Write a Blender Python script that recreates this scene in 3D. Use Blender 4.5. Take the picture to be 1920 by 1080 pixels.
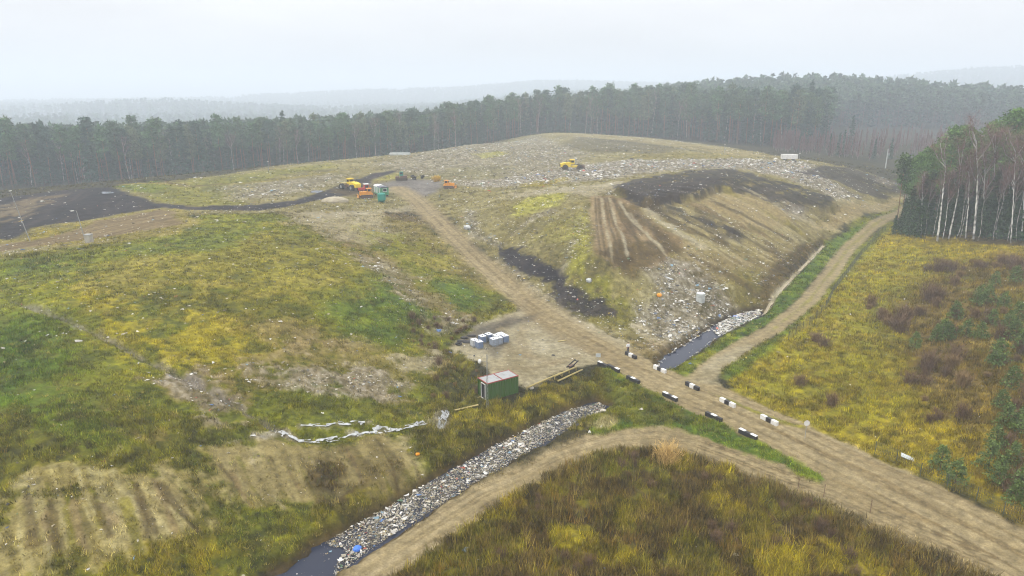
# Landfill with mounds, dirt roads and autumn forest, seen from a drone on a hazy overcast day.
import bpy, bmesh, math, random
import numpy as np
from mathutils import Vector, Matrix

for o in list(bpy.data.objects):
    bpy.data.objects.remove(o, do_unlink=True)
SC = bpy.context.scene
COL = SC.collection
rng = np.random.default_rng(7)
random.seed(7)

# ------------------------------------------------------------------ camera
CAM_H, PITCH, FPX = 40.0, math.radians(16.0), 1300.0      # metres, tilt, focal length in photo pixels (1920 wide)
cd = bpy.data.cameras.new("camera"); cam = bpy.data.objects.new("camera", cd); COL.objects.link(cam)
cam.location = (0, 0, CAM_H); cam.rotation_euler = (math.pi / 2 - PITCH, 0, 0)
cd.sensor_width = 36.0; cd.lens = 36.0 * FPX / 1920.0; cd.clip_start = 0.5; cd.clip_end = 30000
SC.camera = cam

# ------------------------------------------------------------------ sky (overcast) and sun
SUN_EL, SUN_AZ = math.radians(48), math.radians(-120)      # azimuth from +Y towards +X
w = bpy.data.worlds.new("World"); SC.world = w; w.use_nodes = True
nt = w.node_tree; nt.nodes.clear()
N = nt.nodes.new; L = nt.links.new
out = N("ShaderNodeOutputWorld"); bg = N("ShaderNodeBackground"); bg.inputs[1].default_value = 0.1
sky = N("ShaderNodeTexSky"); sky.sky_type = 'NISHITA'; sky.sun_disc = False
sky.sun_elevation = SUN_EL; sky.sun_rotation = SUN_AZ; sky.air_density = 1.0; sky.dust_density = 3.0
tc = N("ShaderNodeTexCoord"); sp = N("ShaderNodeSeparateXYZ"); L(tc.outputs["Generated"], sp.inputs[0])
mr = N("ShaderNodeMapRange"); mr.inputs[1].default_value = 0.0; mr.inputs[2].default_value = 1.0
mr.inputs[3].default_value = 7.7; mr.inputs[4].default_value = 30.0; L(sp.outputs[2], mr.inputs[0])
mp = N("ShaderNodeMapping"); mp.inputs[3].default_value = (1.0, 1.0, 4.0); L(tc.outputs["Generated"], mp.inputs[0])
nz = N("ShaderNodeTexNoise"); nz.inputs["Scale"].default_value = 2.2; nz.inputs["Detail"].default_value = 4
L(mp.outputs[0], nz.inputs["Vector"])
cr = N("ShaderNodeMapRange"); cr.inputs[1].default_value = 0.3; cr.inputs[2].default_value = 0.7
cr.inputs[3].default_value = 0.88; cr.inputs[4].default_value = 1.08; L(nz.outputs[0], cr.inputs[0])
mu = N("ShaderNodeMath"); mu.operation = 'MULTIPLY'; L(mr.outputs[0], mu.inputs[0]); L(cr.outputs[0], mu.inputs[1])
tint = N("ShaderNodeVectorMath"); tint.operation = 'SCALE'; tint.inputs[0].default_value = (0.994, 0.99, 1.01)
L(mu.outputs[0], tint.inputs["Scale"])
mix = N("ShaderNodeMix"); mix.data_type = 'RGBA'; mix.inputs[0].default_value = 0.95   # cloud cover
L(sky.outputs[0], mix.inputs[6]); L(tint.outputs[0], mix.inputs[7])
L(mix.outputs[2], bg.inputs[0]); L(bg.outputs[0], out.inputs[0])

sd = bpy.data.lights.new("sun", 'SUN'); sun = bpy.data.objects.new("sun", sd); COL.objects.link(sun)
sd.energy = 1.5; sd.angle = math.radians(10); sd.color = (1.0, 0.95, 0.86)
sdir = Vector((math.sin(SUN_AZ) * math.cos(SUN_EL), math.cos(SUN_AZ) * math.cos(SUN_EL), math.sin(SUN_EL)))
sun.rotation_euler = (-sdir).to_track_quat('-Z', 'Y').to_euler(); sun.location = (-60, -60, 120)

SC.view_settings.view_transform = 'Standard'; SC.view_settings.look = 'None'
SC.view_settings.exposure = 0.0; SC.view_settings.gamma = 1.0; SC.view_settings.use_curve_mapping = False
HAZE_D = 0.00072
SC.cycles.max_bounces = 5; SC.cycles.diffuse_bounces = 3; SC.cycles.volume_bounces = 1
SC.cycles.transparent_max_bounces = 4; SC.cycles.use_denoising = True; SC.cycles.denoising_prefilter = 'ACCURATE'; SC.cycles.adaptive_threshold = .002; SC.cycles.filter_width = 1.1

# ------------------------------------------------------------------ small maths helpers
def lin(c):
    c = np.asarray(c, float) / 255.0
    return np.where(c <= 0.04045, c / 12.92, ((c + 0.055) / 1.055) ** 2.4)
def sstep(a, b, x):
    t = np.clip((x - a) / (b - a), 0, 1); return t * t * (3 - 2 * t)
def _hash(ix, iy, seed):
    h = (ix.astype(np.int64) * 374761393 + iy.astype(np.int64) * 668265263 + seed * 974634287) & 0xFFFFFFFF
    h = ((h ^ (h >> 13)) * 1274126177) & 0xFFFFFFFF
    h = (h ^ (h >> 16)) & 0xFFFFFF
    return h / float(0xFFFFFF)
def vnoise(x, y, seed=0):
    x = np.asarray(x, float); y = np.asarray(y, float)
    ix = np.floor(x); iy = np.floor(y); fx = x - ix; fy = y - iy
    fx = fx * fx * (3 - 2 * fx); fy = fy * fy * (3 - 2 * fy)
    a = _hash(ix, iy, seed); b = _hash(ix + 1, iy, seed); c = _hash(ix, iy + 1, seed); d = _hash(ix + 1, iy + 1, seed)
    return (a * (1 - fx) + b * fx) * (1 - fy) + (c * (1 - fx) + d * fx) * fy
def fbm(x, y, scale, octv=4, seed=0, gain=0.55):
    s = 0; amp = 1; tot = 0; f = 1.0 / scale; ca, sa = math.cos(0.6), math.sin(0.6)
    for o in range(octv):
        s = s + amp * vnoise(x * f, y * f, seed + 17 * o); tot += amp; amp *= gain
        x, y = ca * x - sa * y, sa * x + ca * y; f *= 2.03
    return s / tot
def poly_sd(px, py, poly):
    """signed distance to a closed polygon, positive inside"""
    px = np.asarray(px, float); py = np.asarray(py, float)
    d2 = np.full(px.shape, 1e18); inside = np.zeros(px.shape, bool)
    n = len(poly)
    for i in range(n):
        ax, ay = poly[i]; bx, by = poly[(i + 1) % n]
        ex, ey = bx - ax, by - ay; ll = ex * ex + ey * ey + 1e-12
        t = np.clip(((px - ax) * ex + (py - ay) * ey) / ll, 0, 1)
        d2 = np.minimum(d2, (px - ax - t * ex) ** 2 + (py - ay - t * ey) ** 2)
        if abs(by - ay) > 1e-12:
            c = ((ay > py) != (by > py)) & (px < (bx - ax) * (py - ay) / (by - ay) + ax)
            inside ^= c
    d = np.sqrt(d2); return np.where(inside, d, -d)
def line_d(px, py, line):
    """distance to an open polyline and arc length along it"""
    best = np.full(np.shape(px), 1e18); arc = np.zeros(np.shape(px)); side = np.zeros(np.shape(px)); s0 = 0
    for (ax, ay), (bx, by) in zip(line[:-1], line[1:]):
        ex, ey = bx - ax, by - ay; ln = math.hypot(ex, ey) + 1e-9
        t = np.clip(((px - ax) * ex + (py - ay) * ey) / ln / ln, 0, 1)
        d = np.hypot(px - ax - t * ex, py - ay - t * ey); m = d < best
        best = np.where(m, d, best); arc = np.where(m, s0 + t * ln, arc)
        side = np.where(m, ((px - ax) * ey - (py - ay) * ex) / ln, side); s0 += ln
    return best, arc, side

# ------------------------------------------------------------------ survey: sight lines from the drone to the site
CP, SP = math.cos(PITCH), math.sin(PITCH)
def sight(u, v):
    xc = (np.asarray(u, float) - 960) / FPX; yc = (540 - np.asarray(v, float)) / FPX
    return xc, CP + yc * SP, -SP + yc * CP
def at_z(u, v, z):
    X, Y, Z = sight(u, v); t = (z - CAM_H) / Z
    return X * t, Y * t
# levels read along sight lines (photo column, row, height above the crossroads)
LV = [(1900,1060,0),(1500,1000,-.6),(1100,1000,-.8),(900,1070,-.6),(1250,930,-.8),(1700,960,0),(1550,850,0),(1400,840,0),(1250,730,0),
 (1100,640,0),(1000,600,.3),(950,700,0),(1200,820,-.3),(1000,850,-.6),(850,960,-.8),(700,1060,-.8),(1150,790,-.4),(1060,720,-.2),(900,780,-.5),
 (0,1080,3),(250,1080,1.4),(440,1080,-.8),(0,880,6),(200,860,5.5),(430,830,3.6),(600,805,2.3),(800,790,.1),(830,860,-.7),(600,960,-.3),(700,900,0.2),(380,960,2),(150,980,4),
 (0,700,8),(0,600,9),(250,650,8),(450,720,5.2),(600,690,4),(750,680,1.5),(850,640,.3),(300,760,6),(500,780,3.4),
 (0,500,10),(200,460,10.5),(350,400,11.4),(500,420,11),(600,450,9.5),(700,500,6.5),(800,580,3),(900,560,1.8),(940,540,1.6),
 (600,560,7),(400,560,9),(300,500,10.5),(700,380,10.5),(560,380,10.8),(300,392,11),(240,352,12),(330,337,12.2),(440,328,12.5),(110,366,11),(0,372,10),(0,455,9.5),(60,450,9.6),(130,400,10),
 (660,352,10.5),(600,306,13),(745,290,13.4),(880,272,14),(1020,250,14.6),(1120,254,14.8),(1300,272,14.8),(1480,302,14.2),(1600,322,11.5),(1690,348,7.5),
 (1110,368,14),(1220,348,15),(1340,325,15.2),(1200,600,.3),(1560,380,8.4),(1640,385,4.5),(1545,455,2.2),(980,575,.5),(870,470,5),(800,395,9),(745,350,10.5),
 (1112,358,14.4),(1225,340,15.2),(1345,318,15.4),(1480,350,11.6),(1085,405,11),(1165,420,10.4),(1290,395,11.6),(1420,372,11.2),(1500,420,6.0),(1350,460,7.0),(940,470,4.6),(1050,535,2.6),(1120,590,.8),(980,385,12),(870,345,11.2),(1000,440,8),(1100,480,8),(1150,500,6.6),(1250,450,9),(1350,400,10.8),(1440,420,7.6),(1480,480,3.4),
 (1300,540,3),(1400,560,1.2),(1250,610,-.2),(1240,520,5),(1070,322,13.6),(1200,300,14.8),(900,310,12.8),(1000,280,14),(1400,312,15),(1500,335,12.5),(1460,390,9.8),
 (1340,690,0),(1400,640,.2),(1480,600,.6),(1560,510,1.6),(1620,440,3),(1670,405,4),(1700,440,4.4),(1800,452,5),(1920,470,6),(1920,700,4),(1700,600,2.4),(1500,680,.5),(1600,800,.3),(1750,850,.9),(1920,950,1.4),(1800,560,4)]
PTS = [(*map(float, at_z(u, v, z)), z) for u, v, z in LV]
def col_at(u, D, z=0):      # a plan point on the sight line of column u at forward distance D (level ground)
    return ((u - 960) / FPX * D, D)
FAR = [(-250,262,1),(0,285,1),(250,300,1.2),(440,327,1.6),(620,340,2.4),(745,355,4),(900,400,7.5),(1020,460,10.5),(1150,470,10.5),(1300,425,10),(1420,385,10),(1500,345,10.5),
 (1600,315,9.5),(1700,285,7.5),(1900,260,9),(2200,250,10),(0,400,-4),(440,455,-2),(200,430,-4),(900,560,9),(1300,560,15),(1700,480,14),(2000,450,16),(-300,420,-4)]
PTS += [(*col_at(u, D), z) for u, D, z in FAR]
PTS += [(-260,60,6),(-180,20,4),(-90,10,1),(0,-60,0),(90,10,0),(200,40,4),(280,100,10),(260,170,10),(-300,160,8),(-120,-200,0),(160,-220,0),(0,20,-.5),(40,25,-.3),(-330,300,4),(340,330,14)]
PA = np.array(PTS)
_S = 60.0
def _U(r2): return np.where(r2 > 0, 0.5 * r2 * np.log(np.maximum(r2, 1e-12)), 0)
_P = PA[:, :2] / _S; _n = len(_P)
_K = _U(((_P[:, None] - _P[None]) ** 2).sum(-1)) + np.eye(_n) * 0.004
_A = np.zeros((_n + 3, _n + 3)); _A[:_n, :_n] = _K; _A[:_n, _n] = 1; _A[:_n, _n + 1:] = _P; _A[_n, :_n] = 1; _A[_n + 1:, :_n] = _P.T
_W = np.linalg.solve(_A, np.concatenate([PA[:, 2], [0, 0, 0]]))
def tps(x, y):
    x = np.asarray(x, float) / _S; y = np.asarray(y, float) / _S; shp = x.shape; x = x.ravel(); y = y.ravel(); o = np.empty(x.shape)
    for i in range(0, len(x), 60000):
        s = slice(i, i + 60000)
        r2 = (x[s, None] - _P[None, :, 0]) ** 2 + (y[s, None] - _P[None, :, 1]) ** 2
        o[s] = _U(r2) @ _W[:_n] + _W[_n] + _W[_n + 1] * x[s] + _W[_n + 2] * y[s]
    return o.reshape(shp)
HILLS = [(1880,2400,76,600,400),(1520,700,15,130,120),(1330,640,8,150,120),(310,1700,20,270,120),(850,3000,50,900,300),(1250,3400,30,900,300)]
def far_h(x, y):
    h = -30.0 + 38.0 * sstep(-330, 260, x) + (fbm(x, y, 260, 3, 91) - .5) * 11
    for u, D, a, sx, sy in HILLS:
        cx, cy = col_at(u, D); h = h + a * np.exp(-((x - cx) / sx) ** 2 - ((y - cy) / sy) ** 2)
    return h
def H0(x, y):
    x = np.asarray(x, float); y = np.asarray(y, float); r = np.hypot(x, y)
    wf = sstep(440, 640, r); near = wf < 1
    h = np.zeros(x.shape); h[near] = np.clip(tps(x[near], y[near]), -3, 18)
    f = np.zeros(x.shape); fm = wf > 0; f[fm] = far_h(x[fm], y[fm])
    return h * (1 - wf) + f * wf
_T = np.exp(np.linspace(math.log(38), math.log(900), 420))
def on_ground(u, v):
    """where the sight line through a photo point first meets the ground: plan x, y"""
    u = np.atleast_1d(np.asarray(u, float)); v = np.atleast_1d(np.asarray(v, float))
    X, Y, Z = sight(u, v)
    px = X[:, None] * _T; py = Y[:, None] * _T; pz = CAM_H + Z[:, None] * _T
    below = pz < H0(px, py); k = np.where(below.any(1), below.argmax(1), len(_T) - 1); k = np.maximum(k, 1)
    lo = _T[k - 1]; hi = _T[k]
    for _ in range(14):
        m = .5 * (lo + hi); b = CAM_H + Z * m < H0(X * m, Y * m); hi = np.where(b, m, hi); lo = np.where(b, lo, m)
    t = .5 * (lo + hi); return X * t, Y * t
def plan(pts):
    a = np.array(pts, float); x, y = on_ground(a[:, 0], a[:, 1]); return list(zip(x, y))
def plan_z(pts, z):
    a = np.array(pts, float); x, y = at_z(a[:, 0], a[:, 1], z); return list(zip(x, y))
def spot(u, v):
    x, y = on_ground(u, v); return float(x[0]), float(y[0])
# ------------------------------------------------------------------ terrain grid (fine near, coarse far), a full disc
th = np.concatenate([np.linspace(-180, -50, 40)[:-1], np.linspace(-50, -44, 30)[:-1], np.linspace(-44, 44, 800), np.linspace(44, 50, 30)[1:], np.linspace(50, 180, 40)[1:-1]])
TH = np.radians(th); NT = len(TH)
RR = np.concatenate([np.exp(np.linspace(math.log(22), math.log(640), 1020)), np.exp(np.linspace(math.log(640), math.log(9000), 80))[1:]])
RR[0] = 0.5; NR = len(RR); LR = np.log(RR)
GX = RR[:, None] * np.sin(TH)[None]; GY = RR[:, None] * np.cos(TH)[None]
GZ = H0(GX, GY)
X, Y = GX.ravel(), GY.ravel(); Z = GZ.ravel().copy()
near = (np.hypot(X, Y) < 520) & (Y > 0)
NI = np.where(near)[0]
XN, YN = X[NI], Y[NI]

# ditches -------------------------------------------------------------------
DITCH = [(512,1085),(585,1032),(655,990),(720,955),(782,917),(855,877),(925,837),(1010,793),(1070,768),(1120,755),(1138,762),(1130,774),(1080,799),(1020,834),(955,872),(870,922),(812,959),(755,994),(690,1039),(630,1085),(560,1160),(380,1160)]
POOL = [(1230,688),(1245,668),(1290,642),(1335,612),(1385,589),(1424,580),(1427,592),(1400,608),(1345,634),(1310,662),(1268,692),(1240,699)]
DZ, PZ = -1.7, -1.2                       # water levels
ditch = plan_z(DITCH, DZ); pool = plan_z(POOL, PZ)
def carve(poly, wl, depth, slope, jit):
    xs, ys = zip(*poly); m = np.where((XN > min(xs) - 14) & (XN < max(xs) + 14) & (YN > min(ys) - 14) & (YN < max(ys) + 14))[0]
    sd_ = poly_sd(XN[m], YN[m], poly) + (fbm(XN[m], YN[m], 2.2, 3, 5) - .5) * jit
    prof = np.where(sd_ > 0, wl - np.minimum(depth, sd_ * .8), wl - sd_ * slope)
    Z[NI[m]] = np.minimum(Z[NI[m]], prof)
    return m, sd_
dm, dsd = carve(ditch, DZ, .7, .8, 1.6)
pm_, psd = carve(pool, PZ, .6, .75, 1.2)
GUT = plan([(830,800),(838,775),(850,750),(868,725),(872,700),(858,672),(836,650)])        # side ditch by the clearing
GUT2 = plan([(1424,586),(1445,560),(1480,522),(1515,485),(1545,455)])                       # ditch at the mound foot
GUT3 = plan([(512,795),(540,815),(600,820),(680,808),(760,795),(830,786)])                  # step with the plastic sheet
GUT4 = plan([(20,560),(150,610),(270,670),(340,705),(400,735),(470,775),(512,795)])         # seep channel down the slope
for ln_, hw, dep in ((GUT, 1.0, 1.0), (GUT2, 1.0, .9), (GUT3, 1.0, .6), (GUT4, .7, .6)):
    d, a, s = line_d(XN, YN, ln_); Z[NI] -= dep * np.exp(-(d / hw) ** 2)

# painted ground cover --------------------------------------------------------
PAL = dict(
 forest=[(70,66,44),(58,58,40),(88,80,50)],
 dirt=[(186,171,138),(174,158,126),(200,186,155)],
 pale=[(194,184,156),(166,154,124),(212,204,180)],
 tan=[(178,165,124),(130,118,82),(206,196,158)],
 ygreen=[(142,144,60),(108,114,46),(170,162,82)],
 green=[(104,124,50),(80,102,42),(134,142,60)],
 dry=[(162,150,92),(124,116,66),(186,174,120)],
 olive=[(116,112,54),(84,80,42),(148,140,70)],
 gold=[(180,164,70),(134,130,58),(208,192,100)],
 brush=[(122,104,68),(88,76,50),(150,132,86)],
 black=[(50,45,47),(33,30,31),(84,76,72)],
 trash=[(162,153,134),(98,88,74),(220,215,204)],
 mound=[(158,148,106),(112,104,68),(192,184,146)],
 lime=[(188,184,106),(160,156,88),(206,204,134)],
 earth=[(150,132,100),(108,92,66),(182,166,134)],
 fan=[(160,140,108),(122,102,74),(186,168,136)],
 beige=[(190,174,136),(168,150,112),(206,192,158)],
 mud=[(146,140,132),(116,110,102),(170,164,154)],
 darkbr=[(92,78,52),(62,54,38),(120,104,70)],
)
PAL = {k: np.array([lin(c) for c in v]) for k, v in PAL.items()}
KALB = 0.37
nN = len(NI)
C = np.zeros((nN, 3)); VD = np.zeros(nN); VH = np.zeros(nN); LT = np.zeros(nN); RD = np.zeros(nN)
F1 = fbm(XN, YN, 9, 4, 1); F2 = fbm(XN, YN, 2.3, 4, 2); F3 = fbm(XN, YN, .7, 3, 3); F5 = fbm(XN, YN, .45, 2, 13)
def st(f): return np.clip((f - .5) * 2.2 + .5, 0, 1)
BIG = .45 * st(F1) + .35 * st(F2) + .2 * st(F3)
def ramp(p, t):
    t = np.clip(t, 0, 1)[:, None]
    return np.where(t < .5, p[1] + (p[0] - p[1]) * t * 2, p[0] + (p[2] - p[0]) * (t - .5) * 2)
def paint(pal, poly=None, line=None, wid=0, soft=1.5, jit=2.0, op=1.0, vd=None, vh=None, lt=None, rd=None, streak=None, sw=1.0, holes=0.0, z=None, mask=None, jf=None):
    global C
    if poly is not None:
        pl = plan(poly) if z is None else plan_z(poly, z)
        xs, ys = zip(*pl); pad = soft + jit + 1
        m = np.where((XN > min(xs) - pad) & (XN < max(xs) + pad) & (YN > min(ys) - pad) & (YN < max(ys) + pad))[0]
        s = poly_sd(XN[m], YN[m], pl)
    elif line is not None:
        pl = plan(line); xs, ys = zip(*pl); pad = soft + jit + wid + 1
        m = np.where((XN > min(xs) - pad) & (XN < max(xs) + pad) & (YN > min(ys) - pad) & (YN < max(ys) + pad))[0]
        d, arc, side = line_d(XN[m], YN[m], pl); s = wid - d
    else:
        m = np.arange(nN); s = np.full(nN, 99.0)
    if len(m) == 0: return
    j = (.6 * st(F2[m]) + .4 * st(F1[m]) - .5) * 2 * jit + (F3[m] - .5) * jit
    a = sstep(-soft, soft, s + j) * op
    t = BIG[m]
    if pal == 'trash': t = .25 * st(F2[m]) + .3 * st(F3[m]) + .45 * st(F5[m])
    if streak is not None:
        if isinstance(streak, str):                       # along the line
            t = .5 * t + .5 * st(fbm(side * 1.0 / sw, arc * .035, 1.0, 3, 8))
        else:
            (x0, y0), (x1, y1) = spot(*streak[0]), spot(*streak[1]); dx, dy = x1 - x0, y1 - y0; q = math.hypot(dx, dy); dx /= q; dy /= q
            al = XN[m] * dx + YN[m] * dy; ac = -XN[m] * dy + YN[m] * dx; ac = ac + (fbm(XN[m], YN[m], 14, 2, 31) - .5) * 5
            t = .3 * t + .7 * st(fbm(ac / sw, al / sw / 14, 1.0, 3, 9))
    if holes: a = a * sstep(holes - .12, holes + .12, .5 * t + .5 * st(F2[m]))
    if mask is not None: a = a * mask[m]
    C[m] = C[m] * (1 - a[:, None]) + ramp(PAL[pal], t) * a[:, None]
    for arr, val in ((VD, vd), (VH, vh), (LT, lt), (RD, rd)):
        if val is not None: arr[m] = arr[m] * (1 - a) + val * a

paint('forest', vd=.25, vh=.5)
# --- left mound
paint('ygreen', [(-200,1300),(-200,470),(0,470),(200,455),(350,405),(500,400),(700,400),(800,420),(950,540),(960,590),(850,650),(880,720),(830,790),(830,870),(500,1090),(400,1300)], vd=.72, vh=.3, lt=.05, soft=2)
paint('olive', [(-200,1300),(-200,780),(200,740),(480,800),(520,900),(430,1090),(300,1300)], vd=.9, vh=.7, soft=3, jit=5, op=.75)
paint('olive', [(180,520),(420,540),(620,590),(700,640),(520,640),(330,600),(200,570)], op=.7, soft=4, jit=6)
paint('olive', [(0,475),(120,470),(180,455),(240,455),(180,480),(60,500),(0,500)], op=.8, soft=2, jit=3, vd=.9, vh=.6)
paint('dry', [(150,480),(330,450),(520,430),(700,460),(720,520),(560,560),(400,540),(180,540)], op=.6, soft=5, jit=6)
paint('dry', [(250,660),(420,600),(640,640),(560,690),(420,720)], op=.4, soft=5, jit=6)
paint('gold', [(260,590),(420,610),(500,660),(400,700),(330,680),(200,640),(150,570)], op=.5, soft=4, jit=6, holes=.4)
paint('gold', [(120,860),(260,830),(240,900),(140,920)], op=.5, soft=3, jit=5, holes=.4)
paint('gold', [(250,1010),(440,1000),(430,1080),(300,1080)], op=.6, soft=2, jit=4, holes=.42, vd=1, vh=.9)
paint('green', [(-60,600),(110,590),(130,680),(60,760),(-60,780)], vd=.9, vh=.5, soft=3, jit=5)
paint('green', [(60,690),(150,730),(250,830),(180,860),(60,800)], op=.7, vd=.9, vh=.5, soft=3, jit=6)
paint('green', [(0,490),(150,475),(280,455),(400,440),(480,430),(420,470),(250,480),(120,505),(0,520)], op=.6, soft=2, jit=3)
paint('green', [(700,500),(760,505),(790,560),(830,590),(800,640),(740,650),(640,630),(620,570),(700,545)], op=.85, vd=.8, vh=.4, soft=2, jit=4)
paint('green', [(800,520),(880,530),(920,570),(860,600),(820,570)], op=.85, vd=.8, vh=.4, soft=1.5, jit=3)
paint('green', [(540,690),(720,700),(800,740),(700,770),(560,760)], op=.45, soft=2, jit=5)
paint('olive', [(760,590),(830,600),(900,580),(940,560),(955,580),(880,610),(830,640),(770,640)], op=.85, soft=1.5, jit=3, vd=.9, vh=.7)
paint('olive', [(790,660),(850,650),(885,690),(905,730),(900,760),(850,790),(800,790),(790,740)], op=.9, soft=2, jit=3, vd=.9, vh=.8)
paint('olive', [(500,740),(640,740),(800,760),(800,785),(640,780),(520,785)], op=.6, soft=2, jit=4, vd=.9, vh=.6)
paint('earth', [(470,600),(560,610),(640,640),(560,650),(490,630)], op=.5, soft=2.5, jit=4, lt=.3, vd=.4)
paint('earth', [(560,640),(700,660),(820,670),(820,710),(740,740),(560,700),(480,680)], op=.6, soft=3, jit=5, lt=.45, vd=.3)
paint('pale', [(740,670),(825,665),(820,695),(760,705)], op=.7, soft=1.2, jit=2, lt=.6, vd=.05)
paint('earth', [(380,700),(560,690),(700,705),(720,740),(560,720),(470,770),(380,740)], op=.7, soft=2.5, jit=5, lt=.6, vd=.3)
paint('earth', [(300,715),(380,705),(470,760),(430,800),(330,760),(280,740)], op=.8, soft=2, jit=4, lt=.6, vd=.3, streak=((300,720),(400,790)), sw=1.2)
paint('earth', [(120,720),(180,730),(260,790),(330,830),(300,840),(200,790),(150,760)], op=.6, soft=1.5, jit=3, vd=.4, lt=.1, streak=((130,725),(210,790)), sw=1.5, holes=.45)
paint('earth', [(620,440),(720,470),(800,540),(880,590),(830,600),(760,560),(690,500)], op=.75, soft=2, jit=4, lt=.25, vd=.3)
paint('earth', [(500,395),(640,395),(780,395),(860,470),(930,520),(955,550),(900,540),(800,500),(740,470),(620,460),(540,420)], op=.7, soft=3, jit=4, lt=.15, vd=.35)
paint('pale', [(510,400),(600,395),(690,400),(760,440),(700,460),(620,450),(560,420)], op=.6, soft=2, jit=3, lt=.15, vd=.1)
paint('pale', [(560,400),(600,370),(640,375),(700,385),(780,375),(800,395),(700,398),(640,405),(600,412)], op=.9, soft=2, jit=2, lt=.15, vd=0)
paint('ygreen', [(680,430),(760,440),(820,470),(840,500),(760,490),(700,465)], op=.6, soft=3, jit=4, holes=.4)
paint('trash', [(470,690),(560,685),(700,695),(770,715),(720,745),(600,740),(500,725)], op=.55, soft=2, jit=3.5, lt=.9, vd=.1, holes=.3)
paint('trash', [(300,715),(360,700),(430,730),(470,765),(420,800),(360,770)], op=.5, soft=1.5, jit=3, lt=.9, vd=.1, holes=.3)
paint('trash', [(760,560),(830,590),(880,600),(840,640),(800,610)], op=.4, soft=1.5, jit=3, lt=.8, vd=.3, holes=.35)
paint('trash', [(640,470),(720,490),(780,540),(800,575),(740,540),(690,505)], op=.35, soft=1.5, jit=3, lt=.6, vd=.3, holes=.35)
# lower left scraped slope
paint('tan', [(385,835),(500,820),(640,820),(780,800),(800,850),(780,900),(690,965),(600,960),(560,960),(470,960),(400,900)], vd=.12, vh=.25, lt=.12, soft=1.5, jit=2, streak=((480,830),(560,960)), sw=1.4)
paint('tan', [(30,890),(180,870),(240,880),(330,900),(400,960),(330,1000),(230,1020),(120,1050),(0,1060)], op=.85, vd=.22, vh=.3, lt=.15, soft=2, jit=4, streak=((150,880),(215,1040)), sw=.5, holes=.22)
paint('tan', [(310,900),(400,850),(470,940),(480,985),(400,1005),(300,1000)], op=.7, vd=.3, vh=.3, lt=.12, soft=2, jit=4, streak=((380,860),(440,980)), sw=.5, holes=.25)
gl_ = np.random.default_rng(77)
for u0, v0, u1, v1, n_ in ((400,850,470,960,13), (500,835,570,960,12), (620,825,680,950,9), (700,815,760,910,6), (40,885,60,1050,6), (90,880,120,1050,7), (150,880,215,1050,8), (250,900,300,1020,7), (300,910,380,1000,7)):
    for i in range(n_ // 2):
        o_ = (i / max(1, n_ // 2 - 1)) * 85 + gl_.normal(0, 6); a_ = gl_.uniform(0, .4); b_ = gl_.uniform(.6, 1.05)
        L2 = [(u0 + o_ + (u1 - u0) * q_ + gl_.normal(0, 3), v0 + (v1 - v0) * q_) for q_ in (a_, .5 * (a_ + b_), b_)]
        paint(('darkbr', 'earth', 'olive', 'darkbr', 'pale')[i % 5], line=L2, wid=gl_.uniform(.05, .3), soft=.18, jit=.35, op=.68, lt=gl_.uniform(0, .35), vd=.1)
paint('darkbr', [(590,860),(620,855),(650,900),(690,960),(640,985),(600,960),(570,910)], op=.9, soft=1, jit=2, vd=.9, vh=.7)
paint('darkbr', [(660,860),(700,850),(720,880),(690,900)], op=.6, soft=1, jit=2, vd=.9, vh=.5)
paint('darkbr', [(725,840),(745,840),(760,880),(742,885)], op=.7, soft=.8, jit=1, vd=.9, vh=.5)
paint('olive', [(760,800),(860,790),(930,760),(1060,720),(1130,690),(1190,720),(1230,790),(1100,800),(1000,790),(920,835),(840,880),(770,850)], vd=.95, vh=.8, soft=1, jit=2)
paint('gold', [(860,800),(950,770),(1060,710),(1120,700),(1040,760),(930,800)], op=.5, soft=2, jit=3, holes=.45)
paint('olive', [(470,960),(600,960),(720,930),(640,1000),(540,1060),(440,1090),(400,1010)], op=.8, vd=.9, vh=.7, soft=2, jit=3)
paint('ygreen', [(480,1000),(560,990),(600,1020),(520,1060)], op=.5, soft=2, jit=3)
# --- plateau
paint('mound', [(0,480),(-60,380),(100,366),(220,352),(440,326),(745,288),(1020,246),(1300,268),(1480,296),(1690,345),(1700,370),(1640,390),(1560,390),(1110,375),(960,390),(860,365),(700,395),(500,400),(350,405),(200,455)], vd=.25, vh=.3, lt=.18, soft=2, jit=2)
paint('green', [(210,350),(290,340),(330,345),(290,365),(250,358)], op=.8, soft=1.5, jit=2, vd=.7, vh=.3)
paint('ygreen', [(250,350),(440,328),(620,306),(620,316),(520,330),(440,370),(480,385),(370,388),(300,380)], op=.55, soft=2, jit=3, vd=.5)
paint('trash', [(390,350),(480,340),(600,330),(660,325),(600,350),(520,370),(440,375)], op=.6, soft=3, jit=5, lt=.7)
paint('trash', [(700,310),(800,285),(1000,255),(1100,290),(1050,320),(960,345),(860,350),(830,330),(740,325)], op=.6, soft=4, jit=5, lt=.7)
paint('lime', [(890,290),(940,283),(960,290),(910,297)], op=.7, soft=2, jit=3, vd=.6)
paint('olive', [(760,335),(880,312),(960,310),(940,335),(850,335)], op=.4, soft=3, jit=4)
paint('trash', [(860,345),(960,335),(1060,315),(1180,300),(1300,300),(1400,298),(1500,318),(1560,345),(1480,345),(1400,318),(1250,320),(1150,335),(1050,345),(930,352)], op=.85, soft=2.5, jit=3, lt=1.0, vd=.02)
paint('black', [(1080,258),(1160,262),(1270,278),(1240,290),(1170,285),(1120,288),(1060,275)], op=.5, soft=4, jit=4, holes=.3)
paint('black', line=[(985,262),(1040,252),(1130,262),(1250,275),(1330,287)], wid=1.0, soft=1, jit=1.0, op=.6)
paint('tan', [(1010,249),(1110,249),(1300,270),(1460,296),(1380,292),(1250,272),(1110,258),(1020,256)], op=.8, soft=2, jit=1, vd=.05)
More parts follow.
